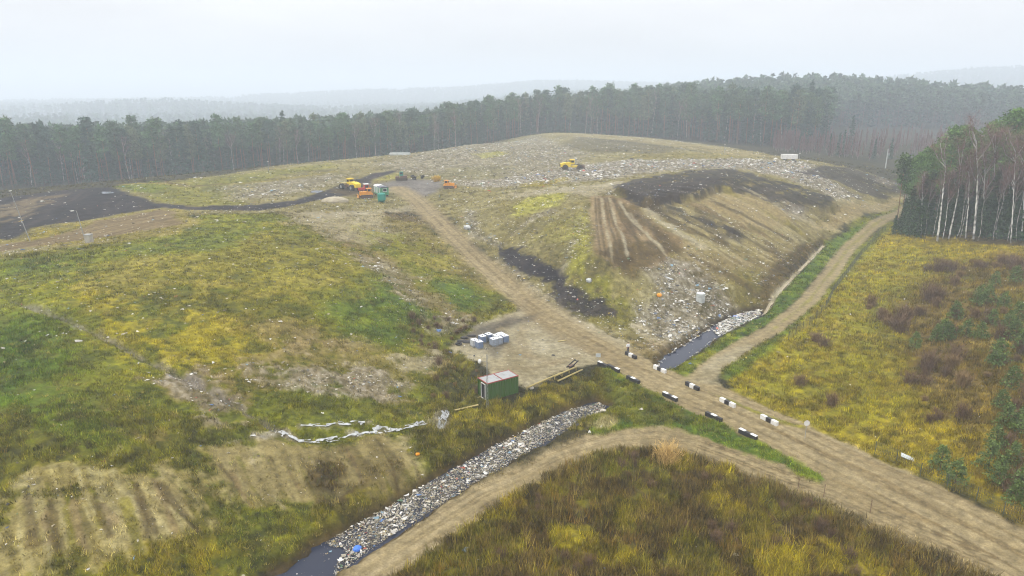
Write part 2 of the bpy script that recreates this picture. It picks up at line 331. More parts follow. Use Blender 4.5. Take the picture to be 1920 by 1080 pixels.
paint('black', [(1200,286),(1240,290),(1260,298),(1225,294)], op=.6, soft=1.5, jit=2)
paint('dry', [(1160,290),(1300,286),(1420,296),(1300,300),(1180,300)], op=.6, soft=2, jit=3)
paint('dry', line=[(235,346),(300,343),(360,350),(470,343),(620,322)], wid=2.0, soft=1, jit=1)
paint('darkbr', line=[(275,343),(310,343),(360,350),(420,345)], wid=.7, soft=.7, jit=.6, op=.8)
# black soil, left
paint('black', [(-80,385),(60,364),(130,356),(205,351),(235,361),(262,370),(290,380),(370,388),(480,384),(560,374),(610,358),(650,342),(700,326),(745,318),(745,322),(700,336),(690,350),(660,365),(600,375),(540,388),(480,396),(370,394),(300,390),(240,399),(150,415),(100,420),(62,428),(45,440),(20,452),(-80,455)], vd=0, lt=.1, soft=.9, jit=1.0, streak=((20,440),(130,370)), sw=2.0)
paint('earth', [(0,390),(50,375),(110,368),(60,400),(10,420)], op=.55, soft=2, jit=3, streak=((20,440),(130,370)), sw=1.5, holes=.45)
paint('mud', [(700,345),(760,335),(820,338),(835,350),(815,362),(790,374),(765,366),(745,360),(712,352)], vd=0, lt=.1, soft=1.5, jit=1.5, rd=1)
paint('darkbr', [(640,345),(690,345),(730,350),(690,372),(650,368),(620,360)], op=.8, soft=2, jit=2, vd=0)
paint('lime', [(700,338),(740,325),(760,328),(730,338)], op=.5, soft=1.5, jit=2, vd=.5)
# left terrace with the turning tracks
paint('dry', [(45,445),(62,430),(150,418),(240,400),(300,392),(345,395),(375,420),(330,440),(200,458),(60,462),(-60,478),(-60,455)], vd=.2, vh=.4, soft=1.2, jit=1.5, lt=.12)
paint('gold', [(45,440),(62,430),(120,420),(140,430),(110,445),(60,450)], op=.4, soft=2, jit=3)
paint('earth', [(-80,470),(0,458),(60,452),(130,435),(180,415),(300,393),(325,398),(340,420),(280,432),(200,445),(120,455),(40,465),(-60,482)], soft=1, jit=1.2, vd=0, rd=.9, streak=((60,455),(300,405)), sw=.9)
# --- right mound
paint('mound', [(790,372),(860,360),(960,380),(1110,368),(1340,325),(1560,345),(1690,350),(1680,378),(1545,452),(1424,582),(1330,615),(1235,690),(1180,650),(1095,605),(1003,556),(922,485),(855,425)], vd=.3, vh=.3, lt=.22, soft=1.5, jit=1.5)
paint('ygreen', [(1000,420),(1100,400),(1115,480),(1160,520),(1210,560),(1190,600),(1100,580),(1060,520),(1040,470)], op=.55, soft=3, jit=4, lt=.3, vd=.5, vh=.35, holes=.3)
paint('mound', [(880,400),(960,390),(1050,370),(1110,372),(1110,480),(1040,470),(950,450)], op=.5, soft=2, jit=3, streak=((1080,380),(960,470)), sw=1.3, lt=.45)
paint('lime', [(960,385),(1030,362),(1070,362),(1040,385),(980,405),(965,405)], op=.85, soft=1.5, jit=1.5, vd=.5, vh=.25)
paint('lime', [(1060,460),(1100,410),(1112,440),(1105,500),(1075,540),(1060,510)], op=.5, soft=2, jit=2.5, vd=.5)
paint('pale', [(960,362),(1080,352),(1170,340),(1185,350),(1150,362),(1110,372),(1060,362),(960,372)], op=.8, soft=1.5, jit=2, vd=.02, lt=.2)
paint('gold', [(975,345),(1060,335),(1075,338),(1030,348),(980,352)], op=.6, soft=1.2, jit=1.5, vd=.5)
paint('earth', [(1108,370),(1140,365),(1180,385),(1260,470),(1230,500),(1150,500),(1112,470)], vd=.02, lt=.04, soft=1, jit=1, streak=((1135,370),(1165,490)), sw=1.1)
paint('darkbr', [(1120,470),(1180,450),(1240,460),(1262,470),(1210,490),(1190,515),(1150,500)], op=.85, soft=1.2, jit=2)
paint('tan', [(1180,385),(1340,350),(1400,352),(1560,400),(1540,440),(1440,500),(1300,490),(1250,460)], op=.85, vd=.03, lt=.25, soft=2, jit=2, streak=((1230,390),(1400,470)), sw=1.6)
paint('earth', [(1260,470),(1440,490),(1530,450),(1420,570),(1360,560),(1240,490)], op=.5, lt=.4, vd=.25, soft=2, jit=3, streak=((1230,390),(1400,470)), sw=1.6)
paint('darkbr', [(1150,362),(1200,345),(1290,335),(1380,345),(1290,375),(1230,388),(1190,390)], op=.75, soft=1.2, jit=1.5, vd=0, streak=((1160,365),(1320,330)), sw=1.6)
paint('black', [(1160,350),(1200,335),(1290,322),(1370,318),(1420,330),(1480,345),(1560,375),(1576,397),(1540,404),(1500,398),(1440,386),(1395,366),(1342,359),(1344,365),(1310,378),(1250,382),(1215,392),(1190,378),(1150,362)], op=.88, soft=.7, jit=2.4, vd=0, lt=.14, streak=((1160,350),(1340,325)), sw=1.0, holes=.26)
paint('black', [(1215,390),(1240,388),(1330,430),(1400,440),(1390,455),(1330,440),(1260,415)], op=.65, soft=1, jit=1.5, streak=((1230,390),(1400,455)), sw=1.5, holes=.35)
paint('darkbr', [(1330,378),(1370,420),(1400,440),(1340,440),(1290,400)], op=.6, soft=1.2, jit=2, lt=.35, streak=((1310,380),(1400,450)), sw=1.2, holes=.3)
paint('trash', [(1420,300),(1500,302),(1540,315),(1560,340),(1620,372),(1590,385),(1500,345),(1440,325)], op=.75, soft=1.5, jit=2, lt=1.0, vd=0)
paint('black', [(1540,310),(1600,318),(1690,345),(1692,365),(1660,376),(1620,365),(1570,340),(1500,325)], op=.85, soft=1, jit=1.5, lt=.35, vd=0, streak=((1550,315),(1680,365)), sw=1.5, holes=.2)
paint('trash', [(1640,330),(1685,345),(1670,352),(1640,340)], op=.6, soft=1, jit=1, lt=.9)
paint('trash', [(1460,380),(1520,400),(1500,412),(1460,395)], op=.7, soft=1, jit=1.5, lt=1)
paint('tan', [(1560,385),(1600,372),(1660,378),(1690,360),(1690,385),(1640,400),(1570,430),(1530,425)], op=.8, soft=1, jit=1.5, vd=.05, lt=.15)
paint('black', [(935,462),(960,465),(1000,482),(1050,500),(1062,520),(1052,535),(1010,520),(960,500),(940,485)], soft=.7, jit=1.2, vd=0, lt=.08)
paint('black', [(1040,540),(1080,535),(1100,560),(1140,570),(1140,590),(1100,590),(1060,570)], op=.9, soft=1, jit=2, vd=.1, lt=.1)
paint('olive', [(1100,560),(1180,580),(1200,620),(1130,610),(1060,590),(1040,570)], op=.6, soft=1.5, jit=2, vd=.7, vh=.5)
paint('trash', [(1195,490),(1270,490),(1330,520),(1390,570),(1420,580),(1330,615),(1245,660),(1200,620),(1190,560),(1230,540)], op=.75, soft=1.5, jit=2.5, lt=1.0, vd=.08, vh=.3, holes=.16)
paint('mound', [(1145,510),(1200,510),(1230,545),(1200,570),(1150,555)], op=.8, soft=1.2, jit=1.5, vd=.4, lt=.08)
paint('olive', [(1350,540),(1420,500),(1450,520),(1425,570),(1380,560)], op=.5, soft=2, jit=2, lt=.4, vd=.5)
paint('darkbr', [(1430,520),(1490,470),(1545,440),(1550,455),(1490,520),(1430,578)], op=.85, soft=.8, jit=1, vd=.5, vh=.5, lt=.1)
paint('pale', line=[(1200,615),(1225,640)], wid=1.2, soft=.6, jit=.8, lt=.3)
paint('earth', [(1180,640),(1240,640),(1250,665),(1232,690),(1200,665)], op=.6, soft=1, jit=1.5, vd=.4, lt=.3)
for l_, w_ in (([(880,400),(890,440),(940,460)], 1.2), ([(935,485),(985,530),(1035,572),(1085,600)], .9), ([(1075,450),(1050,520)], 1.0), ([(960,440),(1000,410),(1040,395)], .8)):
    paint('trash', line=l_, wid=w_, soft=1, jit=1.2, op=.6, lt=.9)
paint('fan', [(1108,368),(1130,366),(1165,375),(1200,395),(1245,430),(1290,458),(1262,470),(1230,500),(1150,505),(1116,478)], vd=0, lt=.03, soft=.9, jit=.9, streak=((1135,370),(1165,490)), sw=1.5, op=.9)
paint('darkbr', [(1120,472),(1160,455),(1200,462),(1250,452),(1262,468),(1215,490),(1185,516),(1140,500)], op=.85, soft=1.2, jit=2.2)
paint('beige', [(1349,362),(1400,368),(1466,394),(1490,419),(1439,433),(1394,424),(1309,381)], op=.85, soft=1, jit=1.2, vd=0, lt=.08, streak=((1330,365),(1440,425)), sw=1.5)
paint('beige', [(1560,400),(1600,380),(1655,380),(1690,366),(1690,385),(1640,400),(1570,430),(1530,428)], op=.75, soft=1, jit=1.2, vd=0, lt=.12)
paint('black', [(935,462),(960,465),(1000,482),(1050,500),(1062,520),(1052,538),(1010,522),(960,502),(938,485)], soft=.8, jit=1.8, vd=0, lt=.2)
paint('black', [(1042,540),(1080,535),(1095,555),(1140,568),(1142,590),(1100,592),(1060,575)], op=.9, soft=1.2, jit=2.6, vd=.15, lt=.35, holes=.25)
for ln, w_, pal_, lt_ in (([(1185,395),(1225,430),(1262,468)], 1.6, 'darkbr', .1), ([(1225,392),(1290,428),(1350,452)], 2.2, 'darkbr', .3), ([(1260,390),(1330,420),(1395,442)], 1.5, 'black', .2), ([(1215,395),(1275,440),(1320,465)], .9, 'pale', .1), ([(1300,385),(1370,415),(1430,440)], 1.2, 'earth', .2), ([(1250,400),(1330,442)], .8, 'tan', .1),
    ([(1180,400),(1220,450),(1250,480)], .35, 'pale', 0), ([(1150,372),(1180,420),(1200,470)], .5, 'darkbr', 0), ([(1168,385),(1205,440)], .5, 'darkbr', 0), ([(1122,372),(1128,430),(1135,480)], .3, 'darkbr', 0), ([(1134,372),(1146,430),(1160,490)], .25, 'darkbr', 0), ([(1128,370),(1137,430),(1147,490)], .22, 'pale', 0), ([(1142,372),(1166,440),(1176,480)], .25, 'pale', 0), ([(1116,372),(1120,430),(1126,480)], .2, 'darkbr', 0), ([(1150,375),(1185,440),(1205,470)], .25, 'darkbr', 0), ([(1160,378),(1215,445),(1240,465)], .25, 'pale', 0), ([(1138,371),(1155,430),(1165,485)], .2, 'darkbr', 0),
    ([(1400,362),(1470,395),(1520,415)], 1.0, 'pale', .1), ([(1360,360),(1450,405),(1510,440)], 1.1, 'dry', .1), ([(1340,380),(1420,420),(1480,450)], .9, 'darkbr', .2), ([(1380,430),(1440,470),(1480,480)], .8, 'darkbr', .3), ([(1440,455),(1470,490),(1440,530)], .9, 'darkbr', .3), ([(1480,440),(1510,455),(1480,500)], .7, 'darkbr', .2), ([(1300,480),(1370,520),(1420,545)], .8, 'darkbr', .3)):
    paint(pal_, line=ln, wid=w_, soft=min(.8, w_), jit=min(1.3, w_ * .9), op=.8, vd=.02, lt=lt_)
# --- right side
paint('gold', [(1350,690),(1470,620),(1545,545),(1605,468),(1640,440),(1680,430),(1760,445),(1960,470),(2300,480),(2300,1250),(1917,985),(1765,908),(1655,862),(1535,808),(1375,730)], vd=.75, vh=.6, soft=1.2, jit=1)
paint('brush', [(1660,560),(1760,500),(1960,470),(2300,480),(2300,1200),(1920,980),(1800,900),(1740,800),(1700,720),(1640,640)], op=.9, soft=4, jit=7, vd=.8, vh=.7, holes=.2)
paint('brush', [(1480,690),(1560,680),(1620,740),(1560,790),(1490,760)], op=.6, soft=3, jit=5, holes=.35)
paint('olive', [(1600,560),(1700,540),(1760,600),(1700,660),(1620,620)], op=.6, soft=4, jit=5, holes=.35)
paint('olive', [(1860,560),(2000,540),(2000,700),(1880,680)], op=.6, soft=3, jit=5)
paint('ygreen', [(1380,720),(1480,640),(1560,560),(1640,470),(1760,470),(1700,560),(1640,640),(1700,760),(1640,820),(1520,790)], op=.6, soft=4, jit=6, holes=.45)
paint('brush', [(1700,560),(1780,560),(1830,640),(1800,740),(1730,720),(1680,640)], op=.7, soft=3, jit=4)
paint('gold', [(1640,900),(1640,820),(1700,790),(1800,820),(1830,900)], op=.7, soft=3, jit=4, holes=.35)
paint('green', [(1352,692),(1440,640),(1502,590),(1545,545),(1600,472),(1640,440),(1655,440),(1610,480),(1560,545),(1500,605),(1440,660),(1380,710),(1356,712)], vd=.8, vh=.4, soft=.8, jit=.8, op=.9)
paint('ygreen', [(1600,470),(1640,440),(1668,412),(1685,420),(1640,460),(1570,540),(1545,560)], op=.75, soft=1, jit=1, vd=.6, vh=.3)
paint('green', [(1240,690),(1310,660),(1400,608),(1450,562),(1490,520),(1550,455),(1600,428),(1655,402),(1690,385),(1690,392),(1620,428),(1572,470),(1522,532),(1485,572),(1440,610),(1345,662),(1315,685),(1295,712)], vd=.8, vh=.35, soft=.7, jit=.7)
paint('ygreen', [(1240,690),(1310,660),(1400,608),(1420,605),(1345,655),(1295,705)], op=.6, soft=.8, jit=1, vd=.9, vh=.4)
paint('ygreen', [(1590,425),(1640,400),(1690,375),(1690,390),(1620,425)], op=.7, soft=.8, jit=1)
paint('darkbr', [(1680,440),(1700,432),(1920,440),(2100,470),(2100,490),(1920,462),(1760,456)], op=.6, soft=1.5, jit=2)
# --- bottom field
paint('brush', [(735,1083),(792,1044),(855,997),(955,930),(1010,897),(1060,869),(1115,850),(1172,840),(1235,840),(1297,855),(1360,875),(1440,903),(1540,938),(1640,983),(1740,1023),(1815,1053),(1870,1081),(2000,1150),(2000,1300),(400,1300)], vd=1, vh=1.0, soft=.8, jit=.8)
paint('olive', [(735,1083),(955,930),(1235,840),(1540,938),(1870,1081),(1900,1200),(600,1200)], op=.9, soft=2, jit=3, holes=.5)
paint('gold', [(1300,880),(1380,900),(1400,960),(1310,970)], op=.7, soft=2, jit=3, vd=1, vh=.8, holes=.35)
paint('gold', [(1030,990),(1180,960),(1200,1080),(1060,1090)], op=.4, soft=3, jit=5, holes=.4)
paint('gold', [(1380,1030),(1560,1010),(1720,1050),(1740,1100),(1400,1100)], op=.6, soft=2, jit=4, holes=.4)
paint('gold', [(900,960),(1000,910),(1100,870),(1080,900),(980,960)], op=.5, soft=2, jit=3, holes=.4)
paint('gold', [(1230,850),(1290,855),(1280,880),(1240,875)], op=.7, soft=1, jit=2)
paint('ygreen', [(1080,850),(1200,845),(1200,900),(1100,910)], op=.5, soft=2, jit=4)
# --- verges and roads
paint('dirt', [(1170,645),(1240,688),(1292,712),(1350,722),(1375,737),(1430,762),(1480,782),(1535,810),(1595,835),(1655,865),(1715,890),(1765,910),(1840,950),(1920,992),(2050,1060),(2100,1250),(1990,1140),(1870,1079),(1815,1050),(1740,1020),(1640,980),(1540,935),(1440,900),(1360,872),(1297,852),(1235,837),(1200,800),(1255,790),(1187,720),(1125,684)], soft=.45, jit=.5, vd=0, vh=0, lt=.0, rd=1, streak=((1200,690),(1800,1000)), sw=2.2)
paint('dirt', [(1300,800),(1255,801),(1210,800),(1150,807),(1100,817),(1060,835),(1010,862),(955,886),(835,951),(770,996),(700,1036),(642,1079),(560,1145),(480,1200),(640,1200),(735,1079),(792,1042),(855,995),(955,928),(1010,895),(1060,867),(1115,847),(1172,837),(1235,837),(1300,853),(1380,880),(1340,820)], soft=.45, jit=.5, vd=0, vh=0, lt=0, rd=1, mask=None)
paint('dirt', line=[(600,1140),(680,1075),(740,1035),(810,990),(900,930),(985,890),(1040,860),(1090,840),(1150,824),(1220,818),(1300,832),(1380,862),(1470,898),(1560,930),(1660,975),(1760,1018),(1860,1060)], wid=2.2, soft=1.2, jit=.3, op=.9, streak='along', sw=.45)
paint('green', [(1130,684),(1187,717),(1256,749),(1338,788),(1400,818),(1450,845),(1500,870),(1545,895),(1578,911),(1540,903),(1490,882),(1440,865),(1360,837),(1315,820),(1285,810),(1255,801),(1210,799),(1150,806),(1110,812),(1120,780),(1140,760)], soft=.5, jit=.9, vd=.9, vh=.45, rd=0, lt=.03)
paint('olive', [(1120,690),(1187,719),(1250,750),(1330,790),(1260,800),(1140,790),(1110,760)], op=.7, soft=1, jit=1.5, vd=.9, vh=.6)
paint('green', [(1330,795),(1400,825),(1440,850),(1400,848),(1340,828)], op=.7, soft=1, jit=1)
paint('tan', [(1100,800),(1150,780),(1165,790),(1140,803)], op=.8, soft=.6, jit=.6, vd=.2)
paint('pale', [(840,645),(866,660),(907,686),(921,703),(991,729),(1035,707),(1080,690),(1125,682),(1186,648),(1146,627),(1095,605),(1044,582),(1003,556),(975,570),(972,584),(954,590),(917,601),(881,621),(852,637)], soft=.6, jit=.8, vd=0, vh=0, lt=.06, rd=1)
paint('dirt', line=[(745,352),(783,378),(830,425),(888,480),(940,525),(985,562),(1040,600),(1120,645),(1200,690),(1300,740),(1420,790),(1600,880),(1800,980),(1950,1060)], wid=3.0, soft=1.6, jit=.4, vd=0, vh=0, lt=.0, rd=1, streak='along', sw=.5)
paint('earth', line=[(985,562),(1020,610),(1050,630),(1110,650),(1190,690)], wid=1.8, soft=1.5, jit=1, op=.35, streak='along', sw=.4)
for off in ([(1000,585),(985,600),(975,640),(990,670)], [(960,590),(935,620),(960,660),(1040,680)], [(1010,600),(1060,640),(1130,668)], [(930,690),(1000,690),(1080,670)]):
    paint('earth', line=off, wid=1.0, soft=.6, jit=.5, op=.35, streak='along', sw=.3)
paint('earth', line=[(1440,800),(1560,855),(1660,900),(1720,935)], wid=.22, soft=.2, jit=.2, op=.7)
paint('earth', line=[(1480,790),(1560,830),(1640,870),(1700,895)], wid=.3, soft=.3, jit=.3, op=.6)
paint('earth', line=[(1560,900),(1620,925),(1680,955),(1760,985)], wid=.4, soft=.3, jit=.4, op=.7)
def tracks(line, offs, wid, op, pal='earth'):
    pl = np.array(plan(line)); t_ = np.gradient(pl, axis=0); t_ /= np.linalg.norm(t_, axis=1)[:, None]; nn = np.column_stack([-t_[:, 1], t_[:, 0]])
    for o_ in offs:
        q_ = [tuple(p) for p in pl + nn * o_]; d, a_, s_ = line_d(XN, YN, q_); k = (1 - sstep(wid * .5, wid * 1.3, d + (F3 - .5) * .25)) * op * (.4 + .6 * st(fbm(XN, YN, 6, 2, 19))) * (RD > .4)
        C[:] = C * (1 - k[:, None]) + ramp(PAL[pal], .3 * BIG) * k[:, None]
tracks([(745,352),(783,378),(830,425),(888,480),(940,525),(985,562),(1040,600),(1120,645),(1200,690),(1300,740),(1420,790),(1600,880),(1800,980),(1950,1060)], (-1.9,-.1,.3,1.9), .18, .6)
tracks([(1120,645),(1200,690),(1300,740),(1420,790),(1600,880),(1800,980),(1950,1060)], (-4.5,-3.0,3.4,4.6), .15, .5)
tracks([(600,1140),(680,1075),(740,1035),(810,990),(900,930),(985,890),(1040,860),(1090,840),(1150,824),(1220,818),(1300,832),(1380,862),(1470,898),(1560,930),(1660,975),(1760,1018),(1860,1060)], (-1.9,-1.5,-.4,.1,1.0,1.4), .13, .75)
tracks([(1330,690),(1380,655),(1450,617),(1520,560),(1555,515),(1590,465),(1625,435),(1660,410),(1700,388)], (-1.5,0,1.5), .15, .4)
paint('ygreen', line=[(1330,735),(1400,765),(1460,790),(1500,800)], wid=.25, soft=.3, jit=.4, op=.7, vd=.4, vh=.2, rd=0)
paint('black', [(850,628),(890,618),(950,600),(1000,592),(985,602),(940,618),(925,632),(900,640),(860,642)], op=.7, soft=1.4, jit=1.4, holes=.25)
paint('black', [(915,640),(945,640),(940,655),(930,668),(918,660)], op=.6, soft=1.2, jit=1)
paint('dirt', line=[(1268,735),(1310,712),(1330,690),(1380,655),(1450,617),(1520,560),(1555,515),(1590,465),(1625,435),(1660,410),(1700,388)], wid=1.75, soft=.5, jit=.3, vd=0, vh=0, lt=0, rd=1, streak='along', sw=.5)
paint('pale', [(1300,705),(1340,672),(1400,640),(1420,648),(1360,685),(1345,705),(1350,722),(1290,716)], soft=.7, jit=.5, vd=0, rd=1, op=.85)
paint('ygreen', line=[(1440,624),(1520,560),(1555,515),(1590,465),(1625,435),(1660,410)], wid=.22, soft=.35, jit=.4, op=.6, vd=.15)
paint('pale', line=[(1424,584),(1445,560),(1480,522),(1515,487),(1545,456)], wid=.45, soft=.3, jit=.2, vd=0, lt=.2)
for l_ in ([(512,797),(528,808),(545,818),(570,821),(605,820),(640,813),(690,806),(730,800),(770,793),(800,789)], [(565,797),(600,800),(640,797),(690,790)], [(385,825),(430,830),(480,820),(520,815)], [(822,800),(833,772)]):
    paint('trash', line=l_, wid=.5, soft=.4, jit=.9, op=.7, lt=1.0, vd=0)
0 and paint('black', line=[(512,795),(540,815),(600,820),(680,808),(760,795),(830,786)], wid=.5, soft=.5, jit=.5, vd=0, lt=.4)
paint('mud', line=[(20,560),(150,610),(270,670),(340,705),(400,735),(470,775),(512,795)], wid=.45, soft=.6, jit=.8, op=.7, vd=.3)
# banks and beds of the ditches
for m, sd_, pal in ((dm, dsd, 'darkbr'), (pm_, psd, 'darkbr')):
    a = sstep(-1.4, -.1, sd_)
    C[m] = C[m] * (1 - a[:, None]) + ramp(PAL[pal], BIG[m]) * a[:, None]; VD[m] *= (1 - a); RD[m] *= sstep(.6, -.0, sd_ + .9)
C *= KALB
veg_ = np.clip(VD * 1.3, 0, 1)
C *= (1 + (.5 * (st(F3) - .5) + .35 * (st(F5) - .5) + .3 * (st(F2) - .5)) * (.35 + .65 * veg_))[:, None]
gr_ = C.mean(1, keepdims=True); C = np.clip(gr_ + (C - gr_) * (1.38 + .06 * veg_[:, None]), .004, 1)

# micro relief --------------------------------------------------------------
rel = VD * VH * (fbm(XN, YN, 1.6, 3, 41) - .35) * 1.1 + np.clip(LT, 0, 1) * (fbm(XN, YN, 1.2, 3, 42) - .4) * 1.3 + (1 - RD) * (F2 - .5) * .5
(xa, ya), (xb, yb) = spot(480, 830), spot(560, 960)
dx, dy = xb - xa, yb - ya; q = math.hypot(dx, dy); dx /= q; dy /= q
inL = sstep(-3, 3, poly_sd(XN, YN, plan([(-60,860),(385,835),(780,810),(780,900),(560,1000),(-60,1080)])))
rel += inL * (fbm((-XN * dy + YN * dx) / .7 + (F1 - .5) * 2, (XN * dx + YN * dy) / 14, 1.0, 3, 51) - .5) * .3
for (p0, p1), pg, am in ((((1135,370),(1165,490)), [(1108,370),(1180,385),(1262,470),(1150,510),(1112,470)], .6), (((1230,390),(1400,470)), [(1180,385),(1340,340),(1690,360),(1540,450),(1424,580),(1250,470)], .8)):
    (xa, ya), (xb, yb) = spot(*p0), spot(*p1); dx, dy = xb - xa, yb - ya; q = math.hypot(dx, dy); dx /= q; dy /= q
    inM = sstep(-3, 3, poly_sd(XN, YN, plan(pg)))
    rel += inM * (fbm((-XN * dy + YN * dx) / 1.3 + (F1 - .5) * 3, (XN * dx + YN * dy) / 16, 1.0, 3, 52) - .5) * am * 1.8
lip = plan([(1160,350),(1200,335),(1290,322),(1370,318),(1420,330),(1480,345),(1560,375),(1576,397),(1540,404),(1500,398),(1440,386),(1395,366),(1342,359),(1344,365),(1310,378),(1250,382),(1215,392),(1190,378),(1150,362)])
sdl = poly_sd(XN, YN, lip) + (F2 - .5) * 1.5; low = np.array(plan([(1150,362),(1190,378),(1215,392),(1250,382),(1310,378),(1344,365),(1342,355),(1370,348),(1440,360),(1500,380),(1545,402),(1574,395)]))
dl, _, _ = line_d(XN, YN, [tuple(p) for p in low]); rel += sstep(-.2, 1.1, sdl) * (sdl > -1) * 1.9 * np.exp(-dl / 9)
rel += RD * (F3 - .5) * .05
bed = np.zeros(nN); bed[dm] = np.maximum(bed[dm], sstep(-1, 0, dsd)); bed[pm_] = np.maximum(bed[pm_], sstep(-1, 0, psd))
Z[NI] += rel * (1 - bed) * sstep(520, 420, np.hypot(XN, YN))
# full arrays
CF = np.zeros((len(X), 3)); CF[:] = PAL['forest'][0] * KALB; CF[NI] = C
farm = ~near; CF[farm] *= (.8 + .4 * fbm(X[farm], Y[farm], 30, 3, 6))[:, None]
full = lambda a: (lambda b: (b.__setitem__(NI, a), b)[1])(np.zeros(len(X)))
VDF, VHF, LTF, RDF = full(VD), full(VH), full(LT), full(RD)
GZ = Z.reshape(NR, NT); GC = CF.reshape(NR, NT, 3); GV = VDF.reshape(NR, NT); GVH = VHF.reshape(NR, NT); GL = LTF.reshape(NR, NT); GRD = RDF.reshape(NR, NT)
def _idx(x, y):
    x = np.asarray(x, float); y = np.asarray(y, float)
    r = np.clip(np.hypot(x, y), .6, 8900); t = np.arctan2(x, y)
    i = np.clip(np.searchsorted(RR, r) - 1, 0, NR - 2); j = np.clip(np.searchsorted(TH, t) - 1, 0, NT - 2)
    fi = np.clip((r - RR[i]) / (RR[i + 1] - RR[i]), 0, 1); fj = np.clip((t - TH[j]) / (TH[j + 1] - TH[j]), 0, 1)
    return i, j, fi, fj
def samp(G, x, y):
    i, j, fi, fj = _idx(x, y)
    if G.ndim == 3: fi = fi[..., None]; fj = fj[..., None]
    return (G[i, j] * (1 - fi) + G[i + 1, j] * fi) * (1 - fj) + (G[i, j + 1] * (1 - fi) + G[i + 1, j + 1] * fi) * fj
def ground_z(x, y): return float(samp(GZ, np.array([x]), np.array([y]))[0])

# ------------------------------------------------------------------ materials
def node_mat(name):
    m = bpy.data.materials.new(name); m.use_nodes = True; t = m.node_tree
    return m, t, t.nodes["Principled BSDF"]
def attr_mat(name, rough=.9, scales=((1.3, .75, 1.25), (6.0, .8, 1.2)), bump=.0, bump_scale=3.0, spec=.15, attr="col"):
    m, t, b = node_mat(name)
    a = t.nodes.new("ShaderNodeAttribute"); a.attribute_name = attr
    tcn = t.nodes.new("ShaderNodeTexCoord"); cur = a.outputs["Color"]
    for s, lo, hi in scales:
        n = t.nodes.new("ShaderNodeTexNoise"); n.inputs["Scale"].default_value = s; n.inputs["Detail"].default_value = 3
        t.links.new(tcn.outputs["Object"], n.inputs["Vector"])
        r = t.nodes.new("ShaderNodeMapRange"); r.inputs[1].default_value = .3; r.inputs[2].default_value = .7; r.inputs[3].default_value = lo; r.inputs[4].default_value = hi
        t.links.new(n.outputs[0], r.inputs[0])
        v = t.nodes.new("ShaderNodeVectorMath"); v.operation = 'SCALE'; t.links.new(cur, v.inputs[0]); t.links.new(r.outputs[0], v.inputs["Scale"]); cur = v.outputs[0]
    t.links.new(cur, b.inputs["Base Color"]); b.inputs["Roughness"].default_value = rough; b.inputs["Specular IOR Level"].default_value = spec
    if bump:
        n = t.nodes.new("ShaderNodeTexNoise"); n.inputs["Scale"].default_value = bump_scale; n.inputs["Detail"].default_value = 5
        t.links.new(tcn.outputs["Object"], n.inputs["Vector"])
        bp = t.nodes.new("ShaderNodeBump"); bp.inputs["Strength"].default_value = bump; bp.inputs["Distance"].default_value = .3
        t.links.new(n.outputs[0], bp.inputs["Height"]); t.links.new(bp.outputs[0], b.inputs["Normal"])
    return m
M_GROUND = attr_mat("ground cover", bump=.5, bump_scale=2.5)

def big_mesh(name, co, faces, mat, col=None, smooth=False, nv=None):
    """fast mesh from arrays; faces (n,k)"""
    me = bpy.data.meshes.new(name); co = np.asarray(co, np.float32); faces = np.asarray(faces, np.int32); k = faces.shape[1]
    me.vertices.add(len(co)); me.vertices.foreach_set("co", co.ravel())
    me.loops.add(faces.size); me.loops.foreach_set("vertex_index", faces.ravel())
    me.polygons.add(len(faces)); me.polygons.foreach_set("loop_start", np.arange(0, faces.size, k, dtype=np.int32))
    me.polygons.foreach_set("use_smooth", np.full(len(faces), smooth))
    me.update(calc_edges=True)
    if col is not None:
        at = me.attributes.new("col", 'FLOAT_COLOR', 'POINT'); c4 = np.ones((len(co), 4), np.float32); c4[:, :3] = col; at.data.foreach_set("color", c4.ravel())
    me.materials.append(mat)
    return me
def link(name, me, kind=None, parent=None, loc=None):
    o = bpy.data.objects.new(name, me); COL.objects.link(o)
    if kind: o["kind"] = kind
    if parent: o.parent = parent
    if loc is not None: o.location = loc
    return o
ii, jj = np.meshgrid(np.arange(NR - 1), np.arange(NT - 1), indexing='ij')
q = np.stack([ii * NT + jj, ii * NT + jj + 1, (ii + 1) * NT + jj + 1, (ii + 1) * NT + jj], -1).reshape(-1, 4)[:, ::-1]
seam = np.stack([np.arange(NR - 1) * NT + NT - 1, np.arange(NR - 1) * NT, (np.arange(NR - 1) + 1) * NT, (np.arange(NR - 1) + 1) * NT + NT - 1], -1)[:, ::-1]
q = np.concatenate([q, seam])
fr = RR[np.minimum(q.min(1) // NT, NR - 1)]; frd = RDF[q].mean(1)
VCO = np.stack([X, Y, Z], -1)
for nm, msk in (("ground", (fr < 640) & (frd < .5)), ("dirt_road", (fr < 640) & (frd >= .5)), ("hills", fr >= 640)):
    f = q[msk]; used = np.zeros(len(X), bool); used[f.ravel()] = True; mp_ = np.cumsum(used) - 1
    link(nm, big_mesh(nm, VCO[used], mp_[f], M_GROUND, CF[used], smooth=True), 'structure')

